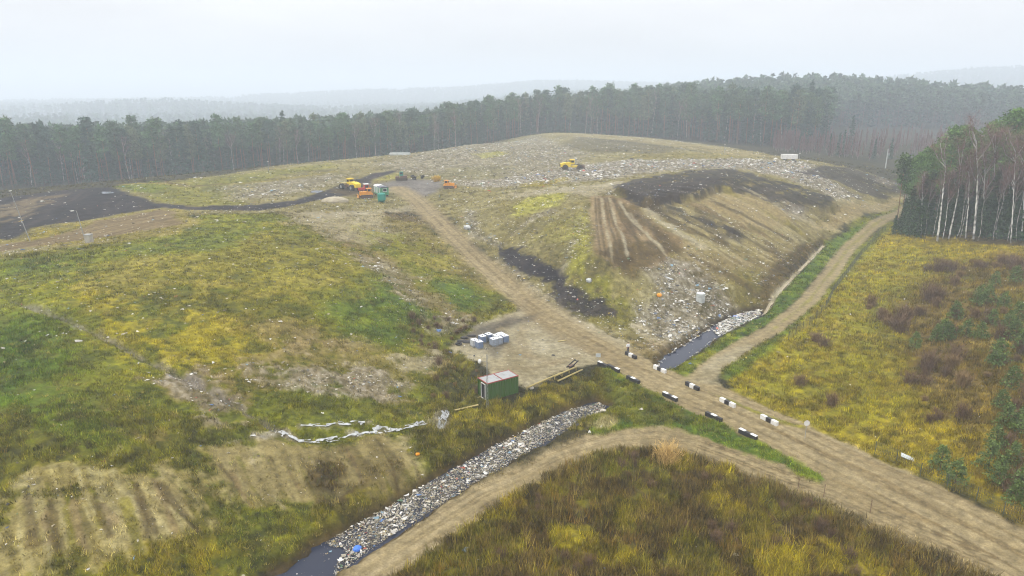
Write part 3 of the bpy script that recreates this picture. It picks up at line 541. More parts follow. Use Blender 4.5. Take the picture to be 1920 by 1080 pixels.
# water in the ditches --------------------------------------------------------
M_WATER, t, b = node_mat("dark leachate water")
b.inputs["Base Color"].default_value = (.02, .024, .04, 1); b.inputs["Roughness"].default_value = .07; b.inputs["Specular IOR Level"].default_value = .25; b.inputs["IOR"].default_value = 1.33
n = t.nodes.new("ShaderNodeTexNoise"); n.inputs["Scale"].default_value = 2.0; tcn = t.nodes.new("ShaderNodeTexCoord"); t.links.new(tcn.outputs["Object"], n.inputs["Vector"])
bp = t.nodes.new("ShaderNodeBump"); bp.inputs["Strength"].default_value = .06; t.links.new(n.outputs[0], bp.inputs["Height"]); t.links.new(bp.outputs[0], b.inputs["Normal"])
def water(poly, z):
    bm = bmesh.new(); cx = sum(p[0] for p in poly) / len(poly); cy = sum(p[1] for p in poly) / len(poly)
    # grow the outline a little so that the sheet runs into the banks
    n_ = len(poly); ar = sum(poly[i][0] * poly[(i + 1) % n_][1] - poly[(i + 1) % n_][0] * poly[i][1] for i in range(n_)); sg = 1 if ar > 0 else -1
    vs = []
    for i in range(n_):
        a, c = Vector(poly[i - 1]), Vector(poly[(i + 1) % n_]); d = (c - a).normalized(); nrm = Vector((d.y, -d.x)) * sg
        p = Vector(poly[i]) + nrm * 1.2; vs.append(bm.verts.new((p.x, p.y, z)))
    f = bm.faces.new(vs); f.normal_update()
    if f.normal.z < 0: f.normal_flip()
    bmesh.ops.triangulate(bm, faces=[f])
    me = bpy.data.meshes.new("water"); bm.to_mesh(me); me.materials.append(M_WATER); return link("water", me, 'structure')
water(ditch, DZ); water(pool, PZ)
for pd in ([(582,362),(596,356),(606,357),(598,361),(588,364)], [(196,358),(204,360),(210,366),(202,366),(196,362)]):
    pp = plan(pd); zz_ = max(samp(GZ, np.array([p[0]]), np.array([p[1]]))[0] for p in pp); water([((x - sum(p[0] for p in pp) / len(pp)) * .5 + sum(p[0] for p in pp) / len(pp), (y - sum(p[1] for p in pp) / len(pp)) * .5 + sum(p[1] for p in pp) / len(pp)) for x, y in pp], zz_ + .02)
# ------------------------------------------------------------------ ground cover that nobody could count
M_VEG = attr_mat("grass and weeds", scales=(), rough=.85, spec=.1)
M_LITTER = attr_mat("rubbish", scales=((5.0, .8, 1.15),), rough=.6, spec=.3)
M_LEAF = attr_mat("foliage", scales=((.8, .8, 1.2),), rough=.8, spec=.15)
M_BARK = attr_mat("bark", scales=((2.5, .8, 1.2),), rough=.9, spec=.1)

def sector(n, r0, r1, half=43.0):
    t = np.radians(rng.uniform(-half, half, n)); r = np.sqrt(rng.uniform(r0 * r0, r1 * r1, n))
    return r * np.sin(t), r * np.cos(t)
def blades(x, y, h, wb, nb, lean, col, spread):
    """tufts: nb one-triangle blades per root"""
    n = len(x); z = samp(GZ, x, y) - .05
    X_ = np.repeat(x, nb) + rng.normal(0, 1, n * nb) * np.repeat(spread, nb); Y_ = np.repeat(y, nb) + rng.normal(0, 1, n * nb) * np.repeat(spread, nb); Z_ = np.repeat(z, nb)
    H = np.repeat(h, nb) * rng.uniform(.55, 1.25, n * nb); W_ = np.repeat(wb, nb); a = rng.uniform(0, 2 * np.pi, n * nb); l = rng.uniform(0, lean, n * nb) * H; b = rng.uniform(0, 2 * np.pi, n * nb)
    co = np.empty((n * nb, 3, 3))
    co[:, 0] = np.stack([X_ - np.cos(a) * W_, Y_ - np.sin(a) * W_, Z_], -1); co[:, 1] = np.stack([X_ + np.cos(a) * W_, Y_ + np.sin(a) * W_, Z_], -1)
    co[:, 2] = np.stack([X_ + np.cos(b) * l, Y_ + np.sin(b) * l, Z_ + H], -1)
    c = np.repeat(col, nb, 0) * rng.uniform(.6, 1.5, (n * nb, 1))
    return co.reshape(-1, 3), np.repeat(c, 3, 0)
def soup(name, parts, mat, kind='stuff'):
    co = np.concatenate([p[0] for p in parts]); col = np.concatenate([p[1] for p in parts])
    return link(name, big_mesh(name, co, np.arange(len(co)).reshape(-1, 3), mat, np.clip(col, 0, 1)), kind)

TINT = np.array([lin(c) for c in [(176,156,78),(128,138,56),(130,108,60),(196,176,92),(96,104,48)]]) * KALB
def cover(n, r0, r1, nb, hs, ws):
    x, y = sector(n, r0, r1); vd = samp(GV, x, y); vh = samp(GVH, x, y); nn = fbm(x, y, 1.7, 3, 61)
    k = rng.uniform(0, 1, n) < vd * sstep(.32, .55, nn) * 1.15
    x, y, vh = x[k], y[k], vh[k]; c = samp(GC, x, y) * 1.95; ti = TINT[np.clip(fbm(x, y, 1.8, 2, 63) * 1.8 * len(TINT) - 2 + rng.normal(0, .9, len(x)), 0, len(TINT) - 1).astype(int)]
    m = rng.uniform(.05, .6, (len(x), 1)); c = (c * (1 - m) + ti * m) * (.5 + 1.0 * st(fbm(x, y, .9, 2, 64)))[:, None]
    h = (.16 + .55 * vh ** 1.5) * hs * rng.uniform(.6, 1.4, len(x))
    return blades(x, y, h, np.full(len(x), ws) * rng.uniform(.6, 1.3, len(x)), nb, .8, c, .16 + .12 * vh)
def tussocks(n, r0, r1, hs):
    x, y = sector(n, r0, r1); vd = samp(GV, x, y); vh = samp(GVH, x, y); k = rng.uniform(0, 1, n) < vd * sstep(.45, .65, fbm(x, y, 5, 3, 65)) * (vh < .95); x, y, vh = x[k], y[k], vh[k]
    T4 = np.array([lin(c) for c in [(206,184,104),(178,162,84),(120,112,56),(92,82,50),(150,160,70),(84,100,44)]]) * KALB * 1.9
    c = T4[np.clip(fbm(x, y, 6, 2, 68) * 9 - 2 + rng.normal(0, 1.0, len(x)), 0, 5).astype(int)] * .6 + samp(GC, x, y) * .6
    return blades(x, y, rng.uniform(.25, .6, len(x)) * hs * (.5 + .6 * vh), np.full(len(x), .05 * hs), 14, 1.3, c, np.full(len(x), .2 * hs))
soup("grass", [tussocks(20000, 44, 120, .8), tussocks(26000, 120, 220, 1.05), cover(150000, 44, 115, 5, 1.0, .045), cover(110000, 115, 190, 4, 1.15, .075), cover(60000, 190, 330, 4, 1.3, .14)], M_VEG)
# tall dead weeds: lower field, right slope, ditch banks
x, y = sector(90000, 44, 175); vh = samp(GVH, x, y); vd = samp(GV, x, y); nn = fbm(x, y, 6, 3, 66)
k = rng.uniform(0, 1, len(x)) < sstep(.55, 1.0, vh) * vd * sstep(.3, .6, nn) * .55; x, y, vh = x[k], y[k], vh[k]
BR = np.array([lin(c) for c in [(146,124,68),(108,92,54),(172,150,78),(98,82,52),(190,168,88),(128,130,58),(160,126,58)]]) * KALB
pick = np.clip((fbm(x, y, 5, 3, 67) - .3) * 2.2 * len(BR) + rng.normal(0, 1.2, len(x)), 0, len(BR) - 1).astype(int)
c = BR[pick] * 1.5 + samp(GC, x, y) * .6
soup("weeds", [blades(x, y, .35 + .75 * vh * rng.uniform(.5, 1.3, len(x)), np.full(len(x), .035), 9, .45, c, np.full(len(x), .22))], M_VEG)

# ------------------------------------------------------------------ rubbish
LC = np.array([lin(c) for c in [(230,228,220),(206,200,188),(186,178,156),(156,144,114),(112,104,86),(60,58,60),(96,126,170),(128,160,176),(190,90,70),(206,180,80),(96,130,96)]]) * .8
def scraps(x, y, z, size, wts, flat=.5):
    n = len(x); nv = 5; ci = rng.choice(len(LC), n, p=np.array(wts) / sum(wts)); c = LC[ci] * rng.uniform(.75, 1.1, (n, 1))
    a = np.sort(rng.uniform(0, 2 * np.pi, (n, nv)), 1); asp = rng.uniform(.35, 1, (n, 1)); ph = rng.uniform(0, np.pi, (n, 1))
    r = size[:, None] * rng.uniform(.5, 1.0, (n, nv)); px = r * np.cos(a); py = r * np.sin(a) * asp
    qx = px * np.cos(ph) - py * np.sin(ph); qy = px * np.sin(ph) + py * np.cos(ph)
    qz = size[:, None] * rng.uniform(0, flat, (n, nv))
    ring = np.stack([x[:, None] + qx, y[:, None] + qy, z[:, None] + qz], -1)
    top = np.stack([x, y, z + size * rng.uniform(.2, .9, n) * flat * 1.3], -1)
    co = np.empty((n, nv, 3, 3)); co[:, :, 0] = ring; co[:, :, 1] = np.roll(ring, -1, 1); co[:, :, 2] = top[:, None]
    return co.reshape(-1, 3), np.repeat(c, nv * 3, 0)
W_SLOPE = [26,20,18,12,8,6,4,4,1.2,1,1]; W_DITCH = [9,11,20,28,26,12,1.5,2,.7,1.2,1]
def litter(n, r0, r1, sm, lo=.0):
    x, y = sector(n, r0, r1); lt = samp(GL, x, y); nn = fbm(x, y, 2.5, 3, 71)
    k = rng.uniform(0, 1, n) < np.clip(lt - .0, 0, 1) ** 1.3 * sstep(.3, .7, nn) + lo * .02 * (samp(GRD, x, y) < .3) * (y < 260); x, y = x[k], y[k]
    return scraps(x, y, samp(GZ, x, y), np.clip(rng.lognormal(math.log(sm), .5, len(x)), .06, sm * 3.2), W_SLOPE)
def heaps(n, r0, r1, sm):
    x, y = sector(n, r0, r1); k = (rng.uniform(0, 1, n) < .35) & (samp(GL, x, y) > .72) & (fbm(x, y, 3, 3, 72) > .47); x, y = x[k], y[k]
    return scraps(x, y, samp(GZ, x, y), np.clip(rng.lognormal(math.log(sm), .45, len(x)), .1, 1.1), [34,24,14,8,5,5,3,3,1.2,1,1], .7)
soup("litter", [heaps(60000, 80, 200, .32), heaps(90000, 200, 330, .4), litter(60000, 44, 120, .15, .2), litter(200000, 100, 190, .2, .35), litter(260000, 190, 420, .3, .1)], M_LITTER)
def in_poly(poly, n):
    xs, ys = zip(*poly); x = rng.uniform(min(xs), max(xs), n); y = rng.uniform(min(ys), max(ys), n)
    k = poly_sd(x, y, poly) > .1; return x[k], y[k]
dx_, dy_ = in_poly(ditch, 240000)
open_ = poly_sd(dx_, dy_, plan_z([(480,1100),(560,1040),(610,1020),(645,1030),(640,1045),(628,1058),(622,1090)], DZ)) + (fbm(dx_, dy_, 1.5, 2, 3) - .5) * 1.6
k = (open_ < 0) | (rng.uniform(0, 1, len(dx_)) < .006); edge = poly_sd(dx_, dy_, ditch) - .9 * fbm(dx_, dy_, 2.0, 3, 16); k &= rng.uniform(0, 1, len(dx_)) < .55 + .45 * sstep(-.3, .6, edge) * (fbm(dx_, dy_, 3, 2, 9) > .38)
dx_, dy_ = dx_[k], dy_[k]; sz = np.clip(rng.lognormal(math.log(.085), .5, len(dx_)), .045, .38)
jj_ = (fbm(dx_, dy_, 4, 3, 15) > .5) & (rng.uniform(0, 1, len(dx_)) < .07); bx2, by2 = dx_[jj_], dy_[jj_]
px_, py_ = in_poly(pool, 30000)
mat_ = poly_sd(px_, py_, plan_z([(1345,600),(1385,585),(1430,575),(1430,600),(1400,612),(1352,634),(1336,622)], PZ)) + (fbm(px_, py_, 1.5, 2, 3) - .5) * 1.5
rim_ = poly_sd(px_, py_, pool)
k = (mat_ > 0) | ((rim_ < .35) & (rng.uniform(0, 1, len(px_)) < .25)) | (rng.uniform(0, 1, len(px_)) < .008); px_, py_ = px_[k], py_[k]
soup("floating_rubbish", [scraps(bx2, by2, np.full(len(bx2), DZ + .05) + rng.uniform(0, .2, len(bx2)), np.clip(rng.lognormal(math.log(.17), .5, len(bx2)), .08, .5), [34,26,14,8,3,2,2,2,.8,1.5,.6]), scraps(dx_, dy_, np.full(len(dx_), DZ + .01) + rng.uniform(0, .12, len(dx_)), sz, W_DITCH),
                          scraps(px_, py_, np.full(len(px_), PZ + .01) + rng.uniform(0, .08, len(px_)), np.clip(rng.lognormal(math.log(.2), .45, len(px_)), .08, .6), [30,26,18,8,4,2,1,3,.5,.5,.5])], M_LITTER)

# ------------------------------------------------------------------ trees: builders
def tube(path, rad, sides=6, cols=None):
    path = np.asarray(path, float); n = len(path); a = np.linspace(0, 2 * np.pi, sides, endpoint=False); co = []
    for i in range(n):
        d = path[min(i + 1, n - 1)] - path[max(i - 1, 0)]; d = d / (np.linalg.norm(d) + 1e-9)
        u = np.cross(d, [0, 1, .01]); u /= np.linalg.norm(u) + 1e-9; v = np.cross(d, u)
        co.append(path[i] + rad[i] * (np.cos(a)[:, None] * u + np.sin(a)[:, None] * v))
    co = np.concatenate(co); f = []
    for i in range(n - 1):
        for s in range(sides):
            p, q_ = i * sides + s, i * sides + (s + 1) % sides
            f += [(p, q_, q_ + sides), (p, q_ + sides, p + sides)]
    c = np.repeat(np.asarray(cols if cols is not None else np.ones((n, 3))), sides, 0)
    return co, np.array(f), c
def merge(parts):
    co, f, c, o = [], [], [], 0
    for a, b, d in parts: co.append(a); f.append(b + o); c.append(d); o += len(a)
    return np.concatenate(co), np.concatenate(f), np.concatenate(c)
def leaves(cen, size, col, jit, R, up=.5):
    """random leaf triangles at centres"""
    n = len(cen); d = R.normal(0, 1, (n, 3)); d[:, 2] = d[:, 2] * up; d /= np.linalg.norm(d, axis=1)[:, None]
    e = np.cross(d, R.normal(0, 1, (n, 3))); e /= np.linalg.norm(e, axis=1)[:, None]
    s = (size * R.uniform(.6, 1.4, n))[:, None]
    co = np.stack([cen - e * s * .6, cen + e * s * .6, cen + d * s * 1.5], 1).reshape(-1, 3)
    c = np.repeat(col * R.uniform(1 - jit, 1 + jit, (n, 1)), 3, 0)
    return co, np.arange(n * 3).reshape(-1, 3), c
def lk(c, k=.82): return lin(c) * k
def pine_parts(R, h=25., nc=55, nl=16, ls=.62, lowcrown=.5, green=(82,104,76)):
    k = 6; zz = np.linspace(0, h * .96, k); bend = np.cumsum(R.normal(0, .18, (k, 2)), 0); bend[0] = 0
    path = np.column_stack([bend, zz]); rad = .2 * (1 - zz / h * .82) * h / 25
    cols = np.array([lk((110,96,86)) * (1 - t) + lk((170,120,80)) * t for t in np.linspace(0, 1, k) ** .7])
    parts = [tube(path, rad, 6, cols)]; cen = []; cc = []
    for i in range(nc):
        t = lowcrown + (1 - lowcrown) * R.uniform(0, 1) ** .8; prof = math.sin(math.pi * min(1, (t - lowcrown) / (1 - lowcrown) * .78 + .2)) ** .8
        a = R.uniform(0, 6.283); rr = h * .105 * prof * R.uniform(.35, 1.1)
        p = np.array([np.interp(t * h, zz, path[:, 0]) + rr * math.cos(a), np.interp(t * h, zz, path[:, 1]) + rr * math.sin(a), t * h])
        if i % 4 == 0: 
            b0 = np.array([np.interp(t * h - .8, zz, path[:, 0]), np.interp(t * h - .8, zz, path[:, 1]), t * h - .8]); parts.append(tube([b0, p], [.06, .02], 3, [cols[-1] * .8] * 2))
        q_ = p + R.normal(0, 1, (nl, 3)) * np.array([.75, .75, .38]) * h / 25; cen.append(q_); cc.append(np.tile(lk(green) * R.uniform(.72, 1.25), (nl, 1)))
    for i in range(5):   # dead branches below the crown
        t = R.uniform(.25, lowcrown); a = R.uniform(0, 6.283); b0 = np.array([0, 0, t * h]); parts.append(tube([b0, b0 + np.array([math.cos(a), math.sin(a), .1]) * R.uniform(.6, 1.6)], [.04, .015], 3, [lk((110,98,88))] * 2))
    cen = np.concatenate(cen); cc = np.concatenate(cc)
    n = len(cen); lv = leaves(cen, np.full(n, ls), 1, 0, R, .8); lv = (lv[0], lv[1], np.repeat(cc * R.uniform(.75, 1.3, (n, 1)), 3, 0))
    return merge(parts), lv
def spruce_parts(R, h=24., layers=16, per=9, nl=6, ls=.6, green=(68,92,74), low=.1):
    zz = np.array([0, h * .5, h]); tr = tube(np.column_stack([[0, 0, 0], [0, 0, 0], zz]), [.2 * h / 24, .13 * h / 24, .02], 6, [lk((96,82,70))] * 3); cen = []; cc = []
    for i in range(layers):
        t = low + (1 - low) * i / layers; z0 = t * h; rm = (1 - t) ** .85 * h * .15 + .15
        for b in range(per):
            a = R.uniform(0, 6.283); L_ = rm * R.uniform(.65, 1.15); s = np.linspace(.25, 1, nl)[:, None] + R.normal(0, .05, (nl, 1))
            p = np.column_stack([np.cos(a) * L_ * s, np.sin(a) * L_ * s, z0 - .35 * L_ * s ** 2 + .1 * R.normal(0, 1, (nl, 1))]); cen.append(p + R.normal(0, .12, p.shape)); cc.append(np.tile(lk(green) * R.uniform(.7, 1.25), (nl, 1)))
    cen.append(np.column_stack([R.normal(0, .1, (10, 2)), np.linspace(h * .93, h, 10)])); cc.append(np.tile(lk(green), (10, 1)))
    cen = np.concatenate(cen); cc = np.concatenate(cc); n = len(cen); lv = leaves(cen, np.full(n, ls), 1, 0, R, .35)
    return tr, (lv[0], lv[1], np.repeat(cc * R.uniform(.75, 1.3, (n, 1)), 3, 0))
def birch_parts(R, h=25., path=None, forks=None, nt=420, rbase=.17, twig=(128,98,92), white=(226,222,214), tw=.035, dark=.18):
    if path is None:
        k = 9; zz = np.linspace(0, h * .8, k); b = np.cumsum(R.normal(0, .16, (k, 2)), 0); b[0] = 0; path = np.column_stack([b, zz])
    path = np.asarray(path, float); m = 40; s = np.linspace(0, 1, m); ps = np.column_stack([np.interp(s, np.linspace(0, 1, len(path)), path[:, i]) for i in range(3)])
    ps[1:-1, :2] += R.normal(0, .03, (m - 2, 2))
    rad = rbase * (1 - .72 * s); cols = np.tile(lk(white, .8), (m, 1)) * R.uniform(.85, 1.05, (m, 1)); dk = R.uniform(0, 1, m) < dark; cols[dk] *= .35; cols[:3] *= .5
    parts = [tube(ps, rad, 7, cols)]; tips = []
    if forks is None:
        forks = []
        for i in range(6):
            q_ = R.uniform(.55, .98); a = R.uniform(0, 6.283); L_ = h * R.uniform(.12, .24); b0 = ps[int(q_ * (m - 1))]
            forks.append([b0, b0 + np.array([math.cos(a) * L_ * .3, math.sin(a) * L_ * .3, L_ * .5]), b0 + np.array([math.cos(a) * L_ * .45, math.sin(a) * L_ * .45, L_])])
    for fk in forks:
        fk = np.asarray(fk, float); t5 = np.linspace(0, 1, 9); fp = np.column_stack([np.interp(t5, np.linspace(0, 1, len(fk)), fk[:, i]) for i in range(3)]); fp[1:, :2] += R.normal(0, .05, (8, 2))
        fc = np.tile(lk(white, .75), (9, 1)) * np.linspace(1, .7, 9)[:, None]; fc[R.uniform(0, 1, 9) < .25] *= .4
        parts.append(tube(fp, np.linspace(rbase * .5, .03, 9), 5, fc)); tips.append(fp[2:])
    tips.append(ps[int(m * .72):]); tips = np.concatenate(tips)
    # fine bare twigs, ascending then drooping
    b0 = tips[R.integers(0, len(tips), nt)]; a = R.uniform(0, 6.283, nt); L_ = h * R.uniform(.03, .11, nt); el = R.uniform(-.1, 1.0, nt)
    d = np.column_stack([np.cos(a) * np.cos(el), np.sin(a) * np.cos(el), np.sin(el)]); e1 = b0 + d * L_[:, None]
    a2 = a + R.normal(0, .8, nt); e2 = e1 + np.column_stack([np.cos(a2) * .5, np.sin(a2) * .5, R.uniform(-.5, .6, nt)]) * (L_ * .8)[:, None]
    side = np.column_stack([-np.sin(a), np.cos(a), np.zeros(nt)]) * tw
    co = np.stack([b0 - side, b0 + side, e1, e1 - side * .9, e1 + side * .9, e2], 1).reshape(-1, 3)
    tc_ = np.repeat(lk(twig) * R.uniform(.7, 1.25, (nt, 1)), 6, 0)
    return merge(parts), (co, np.arange(len(co)).reshape(-1, 3), tc_)
def tree_meshes(parts, nm):
    (a, b) = parts; return (big_mesh(nm + "_trunk", *a[:2], M_BARK, a[2], smooth=True), big_mesh(nm + "_crown", *b[:2], M_LEAF, b[2]))
def empty(name, loc, rz=0, s=1.0):
    o = bpy.data.objects.new(name, None); COL.objects.link(o); o.location = loc; o.rotation_euler = (0, 0, rz); o.scale = (s, s, s) if not hasattr(s, '__len__') else s
    o.empty_display_size = .5; return o
def tag(o, label, cat, group=None):
    o["label"] = label; o["category"] = cat
    if group: o["group"] = group
    return o
def plant(kind, meshes, x, y, s, label, group, rz=None, names=("trunk", "crown"), cat="tree"):
    e = empty(kind, (x, y, ground_z(x, y) - .15), rng.uniform(0, 6.28) if rz is None else rz, s)
    for nm, me in zip(names, meshes): link(nm, me, parent=e)
    return tag(e, label, cat, group)

PINES = [tree_meshes(pine_parts(np.random.default_rng(100 + i), 25, 60, 14, .6, [.5, .45, .58, .38, .52][i], [(82,104,76),(92,114,78),(74,98,80),(102,114,82),(82,110,72)][i]), "pine") for i in range(5)]
SPRUCES = [tree_meshes(spruce_parts(np.random.default_rng(120 + i), 24), "spruce") for i in range(3)]
BIRCHES = [tree_meshes(birch_parts(np.random.default_rng(140 + i), 25, nt=420, rbase=.15, tw=.04, dark=.25, white=(190,184,176)), "birch") for i in range(4)]
SCRUB = []

# ------------------------------------------------------------------ forest edge behind the landfill: every tree of the first rows
EDGE = [(-160,274),(0,286),(250,302),(440,328),(620,342),(745,357),(900,402),(1020,452),(1150,462),(1300,425),(1420,388),(1500,378),(1540,392)]
def edge_D(u): return np.interp(u, [p[0] for p in EDGE], [p[1] for p in EDGE])
AREA = [(250, "behind the black soil"), (600, "behind the grassy mound rim"), (900, "behind the parked machines"), (1180, "behind the topmost landfill rim"), (1600, "behind the white rubbish field")]
cnt = dict(pine=0, spruce=0, birch=0)
for row in range(3):
    u = -150.0
    while u < 1538:
        D = float(edge_D(u)) + row * 6.5 + rng.normal(0, 1.6); x, y = col_at(u, D)
        where = next(w_ for lim, w_ in AREA if u < lim); r = rng.uniform()
        hgt = (1.0 if u < 900 else 1.0 + .2 * min(1, (u - 900) / 250)) * rng.uniform(.78, 1.12) * (.94 + .05 * row)
        if r < .62: plant("pine_tree", PINES[rng.integers(5)], x, y, hgt, "tall bare-trunked pine in the forest wall " + where, "pines of the forest wall " + where)
        elif r < .92: plant("spruce_tree", SPRUCES[rng.integers(3)], x, y, hgt * rng.uniform(.65, 1.12), "dark pointed spruce among pines in the forest wall " + where, "spruces of the forest wall " + where)
        else: plant("birch_tree", BIRCHES[rng.integers(4)], x, y, hgt * .95, "leafless white birch in the forest wall " + where, "birches of the forest wall " + where)
        u += (4.3 * rng.uniform(.75, 1.3)) * FPX / D
# pale birch trunks that stand out at the front of the wall
for u, h in ((62,.8),(245,.85),(443,.9),(565,.85),(711,1.0),(815,.9),(855,.95),(1006,1.0),(1104,1.05),(1280,1.0)):
    x, y = col_at(u, float(edge_D(u)) - 3)
    plant("birch_tree", BIRCHES[rng.integers(4)], x, y, (h, h, h), "slender white birch in front of the forest wall " + next(w_ for lim, w_ in AREA if u < lim), "front birches " + next(w_ for lim, w_ in AREA if u < lim))
def sapling(seed):
    R = np.random.default_rng(seed); n = 330; h = 8.5; t = R.uniform(.12, 1, n); a = R.uniform(0, 6.283, n); rr = (1.25 - t) * 1.5; b0 = np.column_stack([np.zeros(n), np.zeros(n), t * h * .9])
    e1 = b0 + np.column_stack([np.cos(a) * rr, np.sin(a) * rr, R.uniform(.6, 1.7, n)]) * R.uniform(.4, 1, (n, 1)); sd_ = np.column_stack([-np.sin(a), np.cos(a), 0 * a]) * .05
    co = np.stack([b0 - sd_, b0 + sd_, e1], 1).reshape(-1, 3); c = np.repeat(lk((146,116,110), .7) * R.uniform(.7, 1.3, (n, 1)), 3, 0)
    return tree_meshes((tube([[0, 0, 0], [.1, 0, h * .5], [0, .1, h]], [.08, .06, .02], 5, [lk((170,156,148), .7)] * 3), (co, np.arange(len(co)).reshape(-1, 3), c)), "sapling")
SCRUB = [sapling(150 + i) for i in range(4)]
# reddish birch scrub to the right of the white rubbish field
for i in range(240):
    u = rng.uniform(1440, 1790); D = rng.uniform(322, 385) if u < 1530 else rng.uniform(312, 430)
    if D < 318 and u < 1500: continue
    x, y = col_at(u, D); plant("birch_sapling", SCRUB[rng.integers(4)], x, y, rng.uniform(.75, 1.25), "reddish leafless birch sapling in the thicket beyond the road", "birch saplings in the reddish thicket")
for u, D, s in ((1546,330,.42),(1563,326,.46),(1571,338,.5),(1583,372,.75),(1630,318,.4),(1622,330,.35),(1490,352,.4),(1498,366,.8),(1660,322,.42)):
    x, y = col_at(u, D); plant("spruce_tree", SPRUCES[rng.integers(3)], x, y, s, "green spruce rising out of the reddish birch thicket", "spruces in the reddish thicket")

# ------------------------------------------------------------------ the rest of the forest, one mass of low detail trees
def template(kind, R, lo):
    if kind == 0:
        tr, lv = pine_parts(R, 25, 22 if not lo else 9, 5, 1.25 if not lo else 2.2, .5)
    else:
        tr, lv = spruce_parts(R, 24, 8 if not lo else 5, 5 if not lo else 4, 3, 1.3 if not lo else 2.2)
    trunk = tube([[0, 0, 0], [0, 0, 22]], [.2, .08], 3, [lk((110,92,78))] * 2)
    return merge([trunk, lv])
def mass(name, lo, x, y, s):
    co, f, c, off = [], [], [], 0; T = [template(0 if i < 4 else 1, np.random.default_rng(200 + i), lo) for i in range(6)]; kk = rng.integers(0, 6, len(x)); z = samp(GZ, x, y)
    for k in range(6):
        m = kk == k; a, b, d = T[k]; n = m.sum(); th_ = rng.uniform(0, 6.28, n); ca, sa = np.cos(th_), np.sin(th_)
        P = a[None] * s[m][:, None, None]; Q = np.stack([P[..., 0] * ca[:, None] - P[..., 1] * sa[:, None] + x[m][:, None], P[..., 0] * sa[:, None] + P[..., 1] * ca[:, None] + y[m][:, None], P[..., 2] + z[m][:, None]], -1)
        co.append(Q.reshape(-1, 3)); f.append((b[None] + (np.arange(n) * len(a))[:, None, None]).reshape(-1, 3) + off); off += n * len(a); c.append((d[None] * rng.uniform(.75, 1.2, (n, 1, 1))).reshape(-1, 3))
    return link(name, big_mesh(name, np.concatenate(co), np.concatenate(f), M_LEAF, np.concatenate(c)), 'stuff')
def wood(n, r0, r1):
    x, y = sector(n, r0, r1, 46); u = 960 + x / np.maximum(y, 1) * FPX
    ed = np.where(u < 1538, edge_D(u) + 19, np.where(u < 2020, 540, 330)); ok = y > ed
    ok &= ~((u < 1538) & (u > 1480) & (y < 395))
    return x[ok], y[ok]
x, y = wood(13500, 280, 720); mass("forest", False, x, y, rng.uniform(.8, 1.12, len(x)) * np.where(x / y * FPX + 960 > 1000, 1.1, .95))
x, y = wood(42000, 720, 3600); g = fbm(x, y, 240, 3, 77); k = g > .34; mass("far_forest", True, x[k], y[k], rng.uniform(.8, 1.25, k.sum()))

# ------------------------------------------------------------------ the near stand of birches and conifers beside the loop road
NP = [tree_meshes(pine_parts(np.random.default_rng(300 + i), 27, 120, 24, .42, [.45, .5, .4, .35][i], (96,126,60)), "stand_pine") for i in range(4)]
NS = [tree_meshes(spruce_parts(np.random.default_rng(320 + i), 20, 24, 12, 8, .42, (66,88,52), .04), "stand_spruce") for i in range(3)]
def base_D(u, v): return spot(u, v)
def height_for(u, v_base, v_top):
    x, y = spot(u, v_base); z = ground_z(x, y); Xr, Yr, Zr = sight(u, v_top); return (CAM_H + Zr * y / Yr) - z
# front conifers, dark and dense
for u, vb, vt, k in ((1704,440,372,'s'),(1716,446,350,'s'),(1690,444,405,'s'),(1738,450,330,'s'),(1730,436,345,'s'),(1752,440,318,'s'),(1770,446,345,'s'),(1800,444,340,'s'),(1818,446,352,'s'),(1845,444,345,'s'),(1862,448,330,'s'),(1885,450,320,'s'),(1905,452,330,'s'),(1925,455,310,'s'),(1950,458,300,'s')):
    x, y = spot(u, vb); s = height_for(u, vb, vt) / 20
    plant("spruce_tree", NS[rng.integers(3)], x, y + rng.uniform(1, 7), (s * 1.15, s * 1.15, s), "dark young spruce filling the edge of the birch stand", "young spruces of the birch stand")
for i, (u, D, vt) in enumerate([(1722,186,292),(1736,190,280),(1748,182,275),(1760,196,262),(1772,190,242),(1790,196,240),(1806,190,250),(1822,200,262),(1838,195,238),(1852,188,232),(1868,194,222),(1884,190,212),(1898,200,218),(1915,188,215),(1930,198,205),(1950,190,200),(1780,208,255),(1812,212,255),(1850,210,240),(1880,212,225),(1910,215,222),(1965,205,200),(1985,195,205),(2010,200,200),(2040,190,200),(1745,205,290),(1765,215,275),(2075,198,200),(2110,192,200),(1700,196,305),(1712,204,300)]):
    x, y = col_at(u, D); z = ground_z(x, y); Xr, Yr, Zr = sight(u, vt); s = (CAM_H + Zr * y / Yr - z) / 26.5
    plant("pine_tree", NP[i % 4], x, y, s, "tall pine with a green crown above the birch stand", "pines of the birch stand")
for i in range(40):
    u = rng.uniform(1730, 2120); D = rng.uniform(178, 225); x, y = col_at(u, D)
    plant("spruce_tree", NS[rng.integers(3)], x, y, rng.uniform(.5, .95), "dark spruce deep inside the birch stand", "inner spruces of the birch stand")
